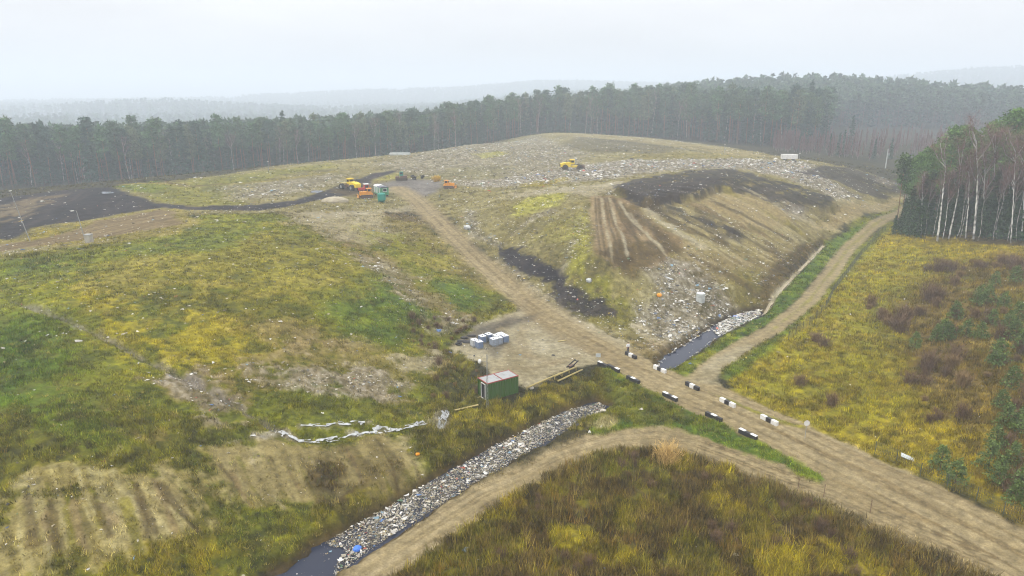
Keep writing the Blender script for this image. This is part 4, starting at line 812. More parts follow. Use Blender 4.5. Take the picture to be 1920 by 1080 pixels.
# lone pine with a long bare trunk at the road bend
x, y = spot(1682, 412); R_ = np.random.default_rng(5); s = height_for(1682, 412, 290)
plant("pine_tree", tree_meshes(pine_parts(R_, s, 46, 22, .42, .62, (84,104,56)), "lone_pine"), x, y, 1.0, "lone pine with a long bare trunk at the bend of the loop road", None)
BD = [("b", (1757,452), [(1762,415),(1767,370),(1771,335),(1773,314)], [[(1773,314),(1760,300),(1751,282),(1746,275)], [(1773,314),(1766,292),(1764,272),(1766,256)], [(1770,306),(1771,285),(1774,262)]], .24, "forked white birch with three limbs nearest the loop road"),
 ("b", (1779,447), [(1788,405),(1797,361),(1801,314)], [[(1801,314),(1798,285),(1796,262)], [(1801,310),(1806,280),(1812,255)]], .2, "leaning white birch with a two-pronged top beside the forked birch"),
 ("b", (1810,447), [(1815,390),(1818,327),(1820,290)], None, .15, "thin grey birch between two thicker white ones"),
 ("b", (1825,449), [(1829,400),(1832,360),(1833,320),(1830,262)], None, .24, "tallest bright white birch standing straight in the stand"),
 ("b", (1841,441), [(1844,390),(1847,320),(1843,275)], None, .16, "slim white birch with a bent top beside the tallest birch"),
 ("b", (1852,443), [(1858,400),(1864,345),(1867,252)], [[(1866,290),(1860,262),(1852,240)], [(1866,285),(1874,262),(1880,245)]], .2, "thick birch with a wide fan of pale limbs"),
 ("b", (1876,441), [(1880,395),(1884,330)], None, .13, "young thin birch behind the leaning pair"),
 ("b", (1881,446), [(1888,400),(1893,350),(1903,304)], [[(1903,304),(1893,280),(1884,248)], [(1900,312),(1886,290),(1878,270)]], .17, "birch leaning over with a long pale side limb"),
 ("b", (1727,441), [(1728,400),(1729,369),(1730,330)], None, .13, "thin birch among the young spruces at the stand's edge"),
 ("b", (1697,388), [(1697,360),(1699,335),(1700,310)], None, .12, "small birch by the road bend beside the lone pine"),
 ("b", (1895,456), [(1898,410),(1901,350),(1905,270)], None, .13, "slim birch with a reddish twig crown at the stand's front"),
 ("b", (1915,450), [(1919,400),(1922,330),(1925,250)], None, .15, "birch cut by the picture edge behind the shrub slope"),
 ("b", (1768,447), [(1773,420),(1777,385),(1780,330)], None, .1, "faint grey birch in the shade between the forked and the leaning birch")]
for i, (_, b0, pth, fk, rb, lab) in enumerate(BD):
    x0, y0 = spot(*b0); y0 += .0; z0 = ground_z(x0, y0) - .15; R_ = np.random.default_rng(400 + i)
    def loc(p, dy=0.0):
        Xr, Yr, Zr = sight(*p); t_ = (y0 + dy) / Yr; return np.array([Xr * t_ - x0, dy, CAM_H + Zr * t_ - z0])
    P_ = [np.zeros(3)] + [loc(p, R_.normal(0, .5)) for p in pth]
    P_ = np.array(P_); F_ = None
    if fk: F_ = [[loc(p, R_.normal(0, .3) + .6 * j_ * (k_ - 1)) for j_, p in enumerate(f_)] for k_, f_ in enumerate(fk)]
    if F_: 
        for f_ in F_: f_[0] = P_[-1] if np.linalg.norm(f_[0] - P_[-1]) < 3 else f_[0]
    seg = np.linalg.norm(np.diff(P_, axis=0), axis=1); s_ = np.concatenate([[0], np.cumsum(seg)]); sm = np.linspace(0, s_[-1], 14); P_ = np.column_stack([np.interp(sm, s_, P_[:, j]) for j in range(3)])
    e = empty("birch_tree", (x0, y0, z0)); a_, b_ = birch_parts(R_, max(P_[-1][2] * 1.12, 12), P_, F_, 950, rb, (136,108,98), (232,228,220), .034, .22)
    link("trunk", big_mesh("birch_trunk", *a_[:2], M_BARK, a_[2], smooth=True), parent=e); link("crown", big_mesh("birch_crown", *b_[:2], M_LEAF, b_[2]), parent=e); tag(e, lab, "birch tree")
for u, v, s_ in ((1733,444,.62),(1748,447,.7),(1792,449,.75),(1800,446,.68),(1833,452,.72),(1862,450,.7),(1869,447,.8),(1888,453,.75),(1906,452,.8),(1925,455,.8)):
    x, y = spot(u, v); plant("birch_tree", BIRCHES[rng.integers(4)], x, y, (s_ * .8, s_ * .8, s_), "thin pale birch pole along the front of the birch stand", "thin front birches of the stand")
# extra reddish twiggy birches that fill the crown of the stand
for u, D, s in ((1800,184,.8),(1842,186,.85),(1872,188,.9),(1905,186,.9),(1945,186,.9),(1990,188,.95)):
    x, y = col_at(u, D); plant("birch_tree", BIRCHES[rng.integers(4)], x, y, s, "leafless birch with a reddish twig crown inside the stand", "inner birches of the stand")

# ------------------------------------------------------------------ shrubs and young pines
def bush_mesh(seed, h=1.6, n=150, col=(106,84,66), wd=.03, spread=.75):
    R = np.random.default_rng(seed); a = R.uniform(0, 6.283, n); el = R.uniform(.5, 1.5, n); L_ = h * R.uniform(.5, 1.0, n)
    b0 = R.normal(0, .16 * h, (n, 3)) * [1, 1, 0]; d = np.column_stack([np.cos(a) * np.cos(el) * spread, np.sin(a) * np.cos(el) * spread, np.sin(el)]); m_ = b0 + d * (L_ * .6)[:, None]
    a2 = a + R.normal(0, .5, n); tip = m_ + np.column_stack([np.cos(a2) * .35, np.sin(a2) * .35, np.full(n, .6)]) * (L_ * .5)[:, None]; side = np.column_stack([-np.sin(a), np.cos(a), 0 * a]) * wd
    k = n; t0 = np.stack([b0 - side, b0 + side, m_], 1); t1 = np.stack([m_ - side, m_ + side, tip], 1); a3 = a + R.normal(0, 1.2, n); tip2 = m_ + np.column_stack([np.cos(a3) * .5, np.sin(a3) * .5, R.uniform(.1, .7, n)]) * (L_ * .45)[:, None]; t2 = np.stack([m_ - side, m_ + side, tip2], 1)
    co = np.concatenate([t0, t1, t2]).reshape(-1, 3); c = np.repeat(np.tile(lk(col) * R.uniform(.7, 1.35, (n, 1)), (3, 1)), 3, 0)
    return big_mesh("bush", co, np.arange(len(co)).reshape(-1, 3), M_VEG, c)
BUSH = [bush_mesh(500 + i, [1.6, 2.0, 1.3, 2.4][i], 190, [(122,98,70),(108,86,64),(134,110,74),(112,90,70)][i], .024) for i in range(4)]
def bush(me, x, y, s, label, group=None, name="bare_bush"):
    o = link(name, me, loc=(x, y, ground_z(x, y) - .05)); o.rotation_euler = (0, 0, rng.uniform(0, 6.28)); o.scale = (s, s, s * rng.uniform(.85, 1.2)); return tag(o, label, "bush", group)
for u, v, s in ((1633,575,1.6),(1722,592,1.5),(1745,562,1.6),(1755,575,1.4),(1688,622,1.5),(1785,690,1.7),(1740,690,1.4),(1805,725,1.8),(1500,722,1.2),(1530,640,1.4),(1545,650,1.2),(1690,600,1.5),(1790,535,1.6),(1800,520,1.3),(1560,760,1.3)):
    x, y = spot(u, v); bush(BUSH[rng.integers(4)], x, y, s, "large brown leafless bush standing clear on the golden slope", "large bushes of the golden slope")
x, y = sector(1600, 75, 175); pg = plan([(1600,560),(1760,500),(1925,475),(2150,480),(2150,1000),(1915,965),(1800,900),(1740,800),(1690,700)]); k = (poly_sd(x, y, pg) > 0) & (fbm(x, y, 9, 2, 88) > .42); x, y = x[k][:210], y[k][:210]
for a_, b_ in zip(x, y): bush(BUSH[rng.integers(4)], float(a_), float(b_), rng.uniform(.7, 1.5), "small brown leafless bush in the thicket on the slope", "small bushes of the slope thicket")
pg = plan([(760,1079),(855,1000),(955,935),(1115,855),(1235,845),(1440,905),(1640,985),(1815,1053),(1850,1085),(900,1120)]); x, y = sector(700, 52, 95); k = (poly_sd(x, y, pg) > 1) & (fbm(x, y, 7, 2, 89) > .45); x, y = x[k][:60], y[k][:60]
for a_, b_ in zip(x, y): bush(BUSH[rng.integers(4)], float(a_), float(b_), rng.uniform(.35, .75), "low brown weed bush in the field inside the road bend", "weed bushes of the field in the road bend")
x, y = spot(1250, 868); bush(bush_mesh(520, 4.0, 330, (196,164,100), .022, .5), x, y, 1.0, "tall orange willow bush at the inner edge of the branch road", None, "willow_bush")
# dark shrubs round the side ditch
pg = plan([(770,595),(840,600),(900,590),(890,610),(830,645),(850,660),(900,700),(905,735),(880,770),(800,790),(790,740),(830,690),(770,640)]); x, y = sector(2600, 85, 150); k = poly_sd(x, y, pg) > 0; x, y = x[k][:45], y[k][:45]
for a_, b_ in zip(x, y): bush(BUSH[rng.integers(4)], float(a_), float(b_), rng.uniform(.35, .7), "dark brown weed bush along the side ditch by the container", "weed bushes along the side ditch")
def fix_young(seed):
    R = np.random.default_rng(seed); h = 3.0; tr = tube([[0, 0, 0], [0, 0, h]], [.06, .015], 5, [lk((110,90,70))] * 2); cen = []; cc = []
    for i in range(75):
        t = R.uniform(.08, 1); a = R.uniform(0, 6.283); rr = (1.15 * (1 - t) ** .7 + .12) * R.uniform(.4, 1.1); p = np.array([rr * math.cos(a), rr * math.sin(a), t * h + .15 * rr]); cen.append(p + R.normal(0, .13, (12, 3))); cc.append(np.tile(lk((104,122,62), .72) * R.uniform(.7, 1.3), (12, 1)))
    cen = np.concatenate(cen); cc = np.concatenate(cc); n = len(cen); lv = leaves(cen, np.full(n, .13), 1, 0, R, .8); return tr, (lv[0], lv[1], np.repeat(cc * R.uniform(.75, 1.3, (n, 1)), 3, 0))
YP = [tree_meshes(fix_young(560 + i), "young_pine") for i in range(4)]
for u, v, s in ((1865,538,1.0),(1902,530,1.2),(1830,575,1.1),(1850,570,1.2),(1790,600,1.1),(1765,640,1.2),(1776,636,1.0),(1755,640,.9),(1810,632,1.0),(1837,640,1.0),(1902,640,1.2),(1870,680,1.2),(1862,690,1.0),(1895,730,1.1),(1715,655,.9),(1890,618,1.0),(1905,605,1.1),(1915,660,1.1),(1885,800,1.0),(1875,770,.9),(1910,815,1.1),(1900,870,.9),(1865,842,.9),(1840,560,.9),(1880,580,1.0),(1860,610,.9)):
    x, y = spot(u, v); plant("young_pine", YP[rng.integers(4)], x, y, s, "young green pine growing on the shrubby slope", "young pines on the slope")
for u, v, s, lab in ((1762,882,1.0,"young pine by the mesh fence, farther of a pair"),(1790,908,1.0,"young pine by the mesh fence, nearer of a pair"),(1852,882,1.1,"bushy young pine behind the fence pair"),(1870,912,1.0,"young pine touching the fence beyond the pair"),(1902,950,1.0,"young pine at the fence just above the wide road"),(1917,925,1.0,"young pine at the picture edge behind the fence")):
    x, y = spot(u, v); plant("young_pine", YP[rng.integers(4)], x, y, s, lab, "young pines at the fence")
# ------------------------------------------------------------------ built objects
def paint_mat(name, c, rough=.55, dirt=.35, metal=0.0, k=.8, dirtcol=(120,104,82), dscale=1.6):
    """painted or bare surface with blotchy procedural dirt"""
    m, t, b = node_mat(name); tcn = t.nodes.new("ShaderNodeTexCoord")
    n = t.nodes.new("ShaderNodeTexNoise"); n.inputs["Scale"].default_value = dscale; n.inputs["Detail"].default_value = 6; t.links.new(tcn.outputs["Object"], n.inputs["Vector"])
    r = t.nodes.new("ShaderNodeMapRange"); r.inputs[1].default_value = .45; r.inputs[2].default_value = .75; r.inputs[4].default_value = dirt; t.links.new(n.outputs[0], r.inputs[0])
    x = t.nodes.new("ShaderNodeMix"); x.data_type = 'RGBA'; t.links.new(r.outputs[0], x.inputs[0])
    x.inputs[6].default_value = (*(lin(c) * k), 1); x.inputs[7].default_value = (*(lin(dirtcol) * .5), 1)
    t.links.new(x.outputs[2], b.inputs["Base Color"]); b.inputs["Roughness"].default_value = rough; b.inputs["Metallic"].default_value = metal; b.inputs["Specular IOR Level"].default_value = .3
    return m
MT = dict(
 white=paint_mat("white paint", (236,234,228), dirt=.25), black=paint_mat("black paint", (46,44,46), dirt=.3), concrete=paint_mat("concrete", (176,170,158), rough=.9),
 green=paint_mat("green corrugated steel", (74,106,46), dirt=.3, k=.75), red=paint_mat("red trim", (156,74,64), dirt=.3), roof=paint_mat("pale roof sheet", (160,162,160), dirt=.4),
 dark=paint_mat("dark opening", (40,42,44), dirt=.1), steel=paint_mat("galvanised steel", (150,152,150), rough=.5, dirt=.2), ibc_w=paint_mat("milky plastic", (226,228,232), dirt=.15), ibc_b=paint_mat("blue tinted plastic", (120,144,186), dirt=.2),
 ibc_l=paint_mat("pale bluish plastic", (176,188,208), dirt=.2), rubber=paint_mat("rubber", (48,47,47), rough=.85), yellow=paint_mat("yellow machine paint", (240,208,40), dirt=.25, k=.85), orange=paint_mat("orange machine paint", (226,150,36), dirt=.3, k=.85),
 track=paint_mat("muddy steel track", (84,74,66), rough=.8), glass=paint_mat("dark window glass", (44,50,58), rough=.15, dirt=.1), teal=paint_mat("teal tank paint", (40,140,122), dirt=.25), cabgreen=paint_mat("green cabin wall", (82,150,110), dirt=.3),
 panel=paint_mat("pale cabin panel", (196,200,196), dirt=.3), darkroof=paint_mat("dark felt roof", (92,98,108), dirt=.3), redcab=paint_mat("red cab paint", (196,58,50), dirt=.25), rust=paint_mat("rusty scrap metal", (112,84,72), dirt=.5, dscale=3),
 wood=paint_mat("weathered wood", (176,160,104), rough=.9), skin=paint_mat("skin", (206,160,134), dirt=0), cloth_w=paint_mat("white jacket cloth", (240,240,240), rough=.9, dirt=0), cloth_d=paint_mat("dark trouser cloth", (52,50,56), rough=.95, dirt=.1), hair=paint_mat("dark hair", (50,42,38), dirt=0),
 blue=paint_mat("blue plastic", (76,130,220), dirt=.1), orangep=paint_mat("orange plastic", (240,160,40), dirt=.1), film=paint_mat("pale plastic film", (196,198,196), rough=.6, dirt=.8, dirtcol=(140,140,140)), net=paint_mat("fence wire", (86,92,76), rough=.6),
 stone=paint_mat("pale boulder", (206,198,182), rough=.9, dirt=.4), boot=paint_mat("boot leather", (40,36,34), dirt=.1))

class MB:
    def __init__(s): s.bm = bmesh.new()
    def box(s, c, d, bev=.0, rz=0.0, ry=0.0, rx=0.0, taper=None):
        r = bmesh.ops.create_cube(s.bm, size=1.0); vs = r["verts"]; M = Matrix.Translation(c) @ Matrix.Rotation(rz, 4, 'Z') @ Matrix.Rotation(ry, 4, 'Y') @ Matrix.Rotation(rx, 4, 'X')
        for v in vs:
            p = Vector((v.co.x * d[0], v.co.y * d[1], v.co.z * d[2]))
            if taper and p.z > 0: p.x *= taper[0]; p.y *= taper[1]
            v.co = M @ p
        if bev:
            es = list({e for v in vs for e in v.link_edges}); bmesh.ops.bevel(s.bm, geom=es, offset=bev, segments=2, affect='EDGES')
        return s
    def cyl(s, a, b, r0, r1=None, n=10):
        r1 = r0 if r1 is None else r1; a, b = Vector(a), Vector(b); d = b - a
        res = bmesh.ops.create_cone(s.bm, cap_ends=True, segments=n, radius1=r0, radius2=r1, depth=d.length)
        M = Matrix.Translation((a + b) / 2) @ d.to_track_quat('Z', 'Y').to_matrix().to_4x4(); bmesh.ops.transform(s.bm, matrix=M, verts=res["verts"]); return s
    def ball(s, c, r, sub=2, sc=(1, 1, 1), jit=0.0, seed=0):
        res = bmesh.ops.create_icosphere(s.bm, subdivisions=sub, radius=r); R = random.Random(seed)
        for v in res["verts"]:
            k = 1 + R.uniform(-jit, jit); v.co = Vector((v.co.x * sc[0] * k, v.co.y * sc[1] * k, v.co.z * sc[2] * k)) + Vector(c)
        return s
    def prism(s, prof, y0, y1):
        """side profile in x-z pushed along y"""
        a = [s.bm.verts.new((x, y0, z)) for x, z in prof]; b = [s.bm.verts.new((x, y1, z)) for x, z in prof]; n = len(prof)
        s.bm.faces.new(a); s.bm.faces.new(b[::-1])
        for i in range(n): s.bm.faces.new((a[i], b[i], b[(i + 1) % n], a[(i + 1) % n]))
        return s
    def ring(s, c, axis, R_, r, n=20, m=8):
        ax = Vector(axis).normalized(); u = ax.orthogonal().normalized(); v = ax.cross(u); g = []
        for i in range(n):
            a = 2 * math.pi * i / n; d = u * math.cos(a) + v * math.sin(a); g.append([s.bm.verts.new(Vector(c) + d * (R_ + r * math.cos(2 * math.pi * j / m)) + ax * r * 1.15 * math.sin(2 * math.pi * j / m)) for j in range(m)])
        for i in range(n):
            for j in range(m): s.bm.faces.new((g[i][j], g[(i + 1) % n][j], g[(i + 1) % n][(j + 1) % m], g[i][(j + 1) % m]))
        return s
    def done(s, name, mat, parent=None, smooth=False, loc=None):
        bmesh.ops.recalc_face_normals(s.bm, faces=s.bm.faces); me = bpy.data.meshes.new(name); s.bm.to_mesh(me); s.bm.free(); me.materials.append(MT[mat] if isinstance(mat, str) else mat)
        if smooth: me.polygons.foreach_set("use_smooth", [True] * len(me.polygons))
        return link(name, me, parent=parent, loc=loc)
def mesh_of(mb, name, mat):
    o = mb.done(name, mat); me = o.data; bpy.data.objects.remove(o); return me
def kids(o): return [c for c in bpy.data.objects if c.parent == o]
def dup(root, loc, rz=0.0, label=None, s=None):
    r = root.copy(); COL.objects.link(r); r.location = loc; r.rotation_euler = (r.rotation_euler.x, r.rotation_euler.y, rz)
    if label: r["label"] = label
    for c in kids(root):
        d = c.copy(); COL.objects.link(d); d.parent = r
        for g in kids(c): e = g.copy(); COL.objects.link(e); e.parent = d
    return r
def G(u, v): 
    x, y = spot(u, v); return x, y, ground_z(x, y)
def heading(p0, p1):
    (a, b), (c, d) = spot(*p0), spot(*p1); return math.atan2(d - b, c - a)

# --- green container cabin ----------------------------------------------------
ax_, ay_ = spot(914, 755); bx_, by_ = spot(972, 738)
rz_ = math.atan2(by_ - ay_, bx_ - ax_); Lc = math.hypot(bx_ - ax_, by_ - ay_); Wc, Hc = 2.5, 2.5
gz_ = min(ground_z(ax_, ay_), ground_z(bx_, by_)) ; gz_ = max(gz_, -.35)
con = empty("container_cabin", (ax_, ay_, gz_ + .12), rz_); tag(con, "green corrugated container cabin with pale roof panels in red trim", "container")
mb = MB(); nrib = int(Lc / .19)
prof = []
for i in range(nrib + 1): prof += [(i * Lc / nrib - (.03 if 0 < i < nrib else 0), .0 if i % 2 else .045)]
# corrugated long walls
def corr(mb, y, sgn, x0, x1):
    n = int((x1 - x0) / .1); prev = None
    for i in range(n + 1):
        xx = x0 + (x1 - x0) * i / n; yy = y + sgn * (.0 if i % 4 in (0, 1) else .05)
        a = mb.bm.verts.new((xx, yy, .12)); b = mb.bm.verts.new((xx, yy, Hc - .12))
        if prev: mb.bm.faces.new((prev[0], a, b, prev[1]))
        prev = (a, b)
corr(mb, .05, -1, .1, Lc - .1); corr(mb, Wc - .05, 1, .1, Lc - .1)
mb.box((Lc / 2, Wc / 2, Hc / 2), (Lc - .2, Wc - .14, Hc - .26)); 
mb.done("wall", "green", con)
fr_ = MB()
for z in (.06, ): fr_.box((Lc / 2, .05, z), (Lc, .1, .12)).box((Lc / 2, Wc - .05, z), (Lc, .1, .12)).box((.05, Wc / 2, z), (.1, Wc - .2, .12)).box((Lc - .05, Wc / 2, z), (.1, Wc - .2, .12))
for x in (.05, Lc - .05):
    for y in (.05, Wc - .05): fr_.box((x, y, Hc / 2), (.104, .104, Hc - .245))
fr_.done("frame", "green", con)
rt = MB().box((Lc / 2, .06, Hc), (Lc + .06, .11, .12)).box((Lc / 2, Wc - .06, Hc), (Lc + .06, .11, .12)).box((.04, Wc / 2, Hc), (.11, Wc - .24, .12)).box((Lc - .04, Wc / 2, Hc), (.11, Wc - .24, .12)).box((Lc / 2, Wc / 2, Hc + .01), (.12, Wc - .24, .1))
rf = MB().box((Lc * .25, Wc / 2, Hc), (Lc / 2 - .2, Wc - .3, .06)).box((Lc * .75, Wc / 2, Hc), (Lc / 2 - .2, Wc - .3, .06)).done("roof", "roof", con); rt.done("roof_trim", "red", rf)
dr = MB().box((-.0, 1.0, 1.15), (.08, .9, 2.0)).done("door", "dark", con); MB().box((-.03, .5, 1.15), (.1, .09, 2.06)).box((-.03, 1.5, 1.15), (.1, .09, 2.06)).box((-.03, 1.0, 2.22), (.1, 1.08, .08)).box((-.05, 1.0, .1), (.16, 1.1, .08)).done("door_frame", "white", dr)
MB().box((-.06, 1.38, 1.1), (.06, .05, .16)).done("handle", "steel", dr)

# --- tall lamp post by the container -------------------------------------------
x, y, z = G(914, 766); hh = height_for(914, 766, 664)
lp = empty("lamp_post", (x, y, z), .0); tag(lp, "thin lattice lamp post at the corner of the green container", "lamp post")
m = MB()
for sx, sy in ((-.11, -.11), (.11, -.11), (.11, .11), (-.11, .11)): m.cyl((sx, sy, 0), (sx * .6, sy * .6, hh), .02, .015, 5)
for i in range(int(hh / .45)):
    z0 = i * .45; q0 = .11 * (1 - .4 * z0 / hh); s_ = 1 if i % 2 else -1
    m.cyl((-q0 * s_, -q0, z0), (q0 * s_, -q0, z0 + .45), .011, n=4).cyl((-q0 * s_, q0, z0), (q0 * s_, q0, z0 + .45), .011, n=4).cyl((-q0, q0 * s_, z0), (-q0, -q0 * s_, z0 + .45), .011, n=4)
m.done("post", "steel", lp); MB().cyl((-.05, 0, hh - 1.0), (-.75, 0, hh - .95), .03).done("arm", "steel", lp); MB().ball((-.95, 0, hh - 1.0), .3, 2, (.8, .7, 1.1)).done("lamp_head", "white", lp, True)

# --- liquid tanks in cages ------------------------------------------------------
def tank_proto(shell, cage):
    e = empty("tank", (0, 0, 0)); 
    MB().box((0, 0, .66), (1.0, 1.12, 1.0), .06).done("bottle", shell, e)
    MB().cyl((0, 0, 1.15), (0, 0, 1.22), .14, n=14).done("lid", "dark", e)
    MB().box((0, 0, 1.175), (.98, 1.1, .02)).done("top_plate", "ibc_w", e)
    c = MB()
    for zz in (.2, .45, .7, .95, 1.14):
        for s_ in (-1, 1): c.box((s_ * .525, 0, zz), (.025, 1.2, .03)).box((0, s_ * .59, zz), (1.02, .025, .03))
    for k_ in (-.42, -.14, .14, .42):
        for s_ in (-1, 1): c.box((s_ * .54, k_ * 1.2, .65), (.02, .03, 1.02)).box((k_, s_ * .605, .65), (.03, .02, 1.02))
    c.done("cage", cage, e); p_ = MB()
    for yy in (-.5, 0, .5): p_.box((0, yy, .05), (1.06, .14, .1))
    p_.box((0, 0, .125), (1.06, 1.2, .045)); p_.done("pallet", "steel", e); MB().cyl((.5, 0, .22), (.62, 0, .22), .05).done("valve", "dark", e)
    return e
TP = {"w": tank_proto("ibc_w", "steel"), "b": tank_proto("ibc_b", "steel"), "l": tank_proto("ibc_l", "steel")}; used_ = set()
for u, v, kd, lab in ((889.3,636.3,"w","white caged tank at the outer end of the pair beside the sludge"),(898.1,639.6,"b","blue caged tank touching the white one in the pair"),(904.4,629.3,"b","lone blue caged tank standing between the pair and the cluster"),(916.3,625.6,"b","caged tank with the whitest lid at the rear of the cluster"),(925.6,634.4,"l","pale blue caged tank at the front corner of the cluster"),(934.8,631.9,"l","grey-blue caged tank in the middle of the cluster's front row"),(930.7,627.8,"w","white caged tank enclosed in the middle of the cluster"),(939.3,624.8,"l","pale caged tank at the back of the cluster"),(946.3,628.5,"b","violet-blue caged tank at the road end of the cluster")):
    x, y = at_z(u, v, 1.18); x, y = float(x), float(y)
    for _ in range(2):
        z = ground_z(x, y); x, y = map(float, at_z(u, v, z + 1.17))
    a = math.radians(32 + rng.uniform(-3, 3))
    if kd not in used_: r = TP[kd]; r.location = (x, y, z); r.rotation_euler = (0, 0, a); used_.add(kd)
    else: r = dup(TP[kd], (x, y, z), a)
    tag(r, lab, "tank", "caged liquid tanks on the clearing")
x, y, z = G(860, 646); t_ = MB().ring((0, 0, .14), (0, 0, 1), .42, .14).done("tyre", "rubber", None, True, (x, y, z)); tag(t_, "discarded black tyre lying at the rim of the clearing", "tyre")
for u, v, s, sx in ((866,640,.5,1.8),(876,642,.45,2.2),(870,634,.4,1.6),(884,630,.35,2.4)):
    x, y, z = G(u, v); h_ = MB().ball((0, 0, .05), s, 2, (sx, 1, .55), .18, int(u)).done("sludge_heap", MT["black"], None, True, (x, y, z)); tag(h_, {866:"dark sludge lump right beside the discarded tyre",876:"long sludge heap between tyre and white tank",870:"small sludge heap behind the tyre",884:"flat stretched sludge heap behind the blue lone tank"}[u], "sludge heap")

# --- striped concrete blocks along the main road ---------------------------------
def block(u, v, pat, lab, rz, top_only=False):
    x, y, z = G(u, v); e = empty("concrete_block", (x, y, z - .05), rz); tag(e, lab, "concrete block", "striped blocks along the road")
    L_ = 2.5; w3 = (.85, .8, .85); x0 = -L_ / 2
    if top_only:
        MB().box((0, 0, .3), (L_, .44, .58), .02).done("body", "black", e)
        x0 = -L_ / 2
        for c_, w_ in zip(pat, w3):
            if c_ == 'w': MB().box((x0 + w_ / 2, 0, .595), (w_ - .01, .446, .06), .01).done("white_band", "white", e)
            x0 += w_
    else:
        for c_, w_ in zip(pat, w3):
            MB().box((x0 + w_ / 2, 0, .3), (w_ - .002, .44, .6), .02).done("white_band" if c_ == 'w' else "black_band", "white" if c_ == 'w' else "black", e); x0 += w_
    return e
hr = heading((1183,664), (1442,789)); hl = heading((1135,686), (1402,813))
for u, v, p, lab in ((1183,669,"bwb","black-white-black block beside the standing person"),(1237,695,"wbw","white-black-white block at the end of the upper pool"),(1298,727,"bwb","black-white-black block at the mouth of the loop road"),(1364,758,"wbw","white-black-white block just past the loop road mouth"),(1442,791,"wbw","white-black-white block on the road side of the round sign")):
    block(u, v, p, lab, hr)
for u, v, p, lab in ((1132,689,"wbb","block with one white end under the faded sign post"),(1150,696,"bbw","half-buried block with a white end next to the faded sign"),(1187,715,"bwb","black block with a white middle band above the weedy ditch"),(1256,747,"wbw","black block with white end tops on the grassy verge"),(1338,785,"bwb","black block with a white middle band at the middle of the verge"),(1402,818,"wbw","black block with white end tops at the narrow tip of the verge")):
    block(u, v, p, lab, hl, True)

# --- signs -----------------------------------------------------------------------
def sign(u, v, vt, kind, lab, rad=.32, rz=0.0):
    x, y, z = G(u, v); h_ = height_for(u, v, vt); e = empty("road_sign", (x, y, z), rz); tag(e, lab, "road sign"); MB().cyl((0, 0, -.1), (0, 0, h_), .035, n=8).done("post", "steel", e)
    if kind == 'round': MB().cyl((0, -.04, h_ - rad), (0, -.07, h_ - rad), rad, n=20).done("sign_plate", "white", e); MB().ring((0, -.055, h_ - rad), (0, 1, 0), rad - .03, .02, 20, 4).done("rim", "red", e)
    elif kind == 'square': MB().box((0, -.05, h_ - .35), (.75, .03, .6)).done("sign_plate", "panel", e)
sign(1509, 822, 788, 'round', "round white sign on a thin post in the middle of the wide road", .36)
sign(1121, 682, 662, 'square', "faded pale square sign at the start of the block row")
for u, v, vt, lab in ((1631,962,937,"thin bare stake on the branch road near the wide junction"),(1544,932,908,"thin bare stake on the verge side of the branch road"),(1496,916,902,"short stake at the field edge of the branch road")):
    x, y, z = G(u, v); h_ = max(1.2, height_for(u, v, vt)); o = MB().cyl((0, 0, -.1), (.03, 0, h_), .035, .03, 6).box((0, 0, h_ * .9), (.09, .04, .12)).done("stake", "rust", None, False, (x, y, z)); tag(o, lab, "stake")

# --- person ------------------------------------------------------------------------
x, y, z = G(1177, 661); pe = empty("person", (x, y, z), math.radians(200)); tag(pe, "person in white jacket and dark trousers standing behind a striped block", "person")
def skin_body(name, verts, edges, mat, parent, sub=2, root=0):
    me = bpy.data.meshes.new(name); me.from_pydata([v[0] for v in verts], edges, []); o = link(name, me, parent=parent); o.modifiers.new("skin", 'SKIN'); sv = me.skin_vertices[0].data
    for i, v in enumerate(verts): sv[i].radius = v[1] if hasattr(v[1], '__len__') else (v[1], v[1])
    for i in range(len(verts)): sv[i].use_root = (i == root)
    sb = o.modifiers.new("sub", 'SUBSURF'); sb.levels = sub; sb.render_levels = sub; me.materials.append(MT[mat]); return o
# body: pelvis, spine, neck, head, arms with hands, legs with feet
V_ = [((0,0,.95),(.13,.10)),((0,0,1.15),(.12,.09)),((0,0,1.38),(.155,.10)),((0,0,1.5),(.06,.055)),((0,.01,1.58),(.075,.085)),((0,.015,1.68),(.078,.095)),((0,.005,1.75),(.05,.06)),
      ((.19,0,1.42),.05),((.26,.02,1.17),.042),((.24,.14,.98),.034),((.23,.19,.91),.03),((-.19,0,1.42),.05),((-.25,.0,1.16),.042),((-.27,.06,.93),.034),((-.27,.08,.85),.03),
      ((.1,0,.86),.085),((.11,.03,.5),.058),((.12,0,.09),.042),((.13,.12,.04),.035),((-.1,0,.86),.085),((-.12,.05,.5),.058),((-.13,-.02,.09),.042),((-.14,.1,.04),.035)]
E_ = [(0,1),(1,2),(2,3),(3,4),(4,5),(5,6),(2,7),(7,8),(8,9),(9,10),(2,11),(11,12),(12,13),(13,14),(0,15),(15,16),(16,17),(17,18),(0,19),(19,20),(20,21),(21,22)]
skin_body("body", V_, E_, "skin", pe)
J_ = [((0,0,.9),(.17,.135)),((0,0,1.15),(.155,.125)),((0,0,1.38),(.18,.13)),((0,0,1.47),(.085,.08)),((.2,0,1.41),.075),((.27,.02,1.17),.062),((.245,.13,1.0),.052),((-.2,0,1.41),.075),((-.26,0,1.16),.062),((-.275,.055,.95),.052)]
skin_body("jacket", J_, [(0,1),(1,2),(2,3),(2,4),(4,5),(5,6),(2,7),(7,8),(8,9)], "cloth_w", pe)
T_ = [((0,0,.92),(.15,.12)),((.1,0,.84),.105),((.11,.03,.5),.075),((.12,0,.12),.062),((-.1,0,.84),.105),((-.12,.05,.5),.075),((-.13,-.02,.12),.062)]
skin_body("trousers", T_, [(0,1),(1,2),(2,3),(0,4),(4,5),(5,6)], "cloth_d", pe)
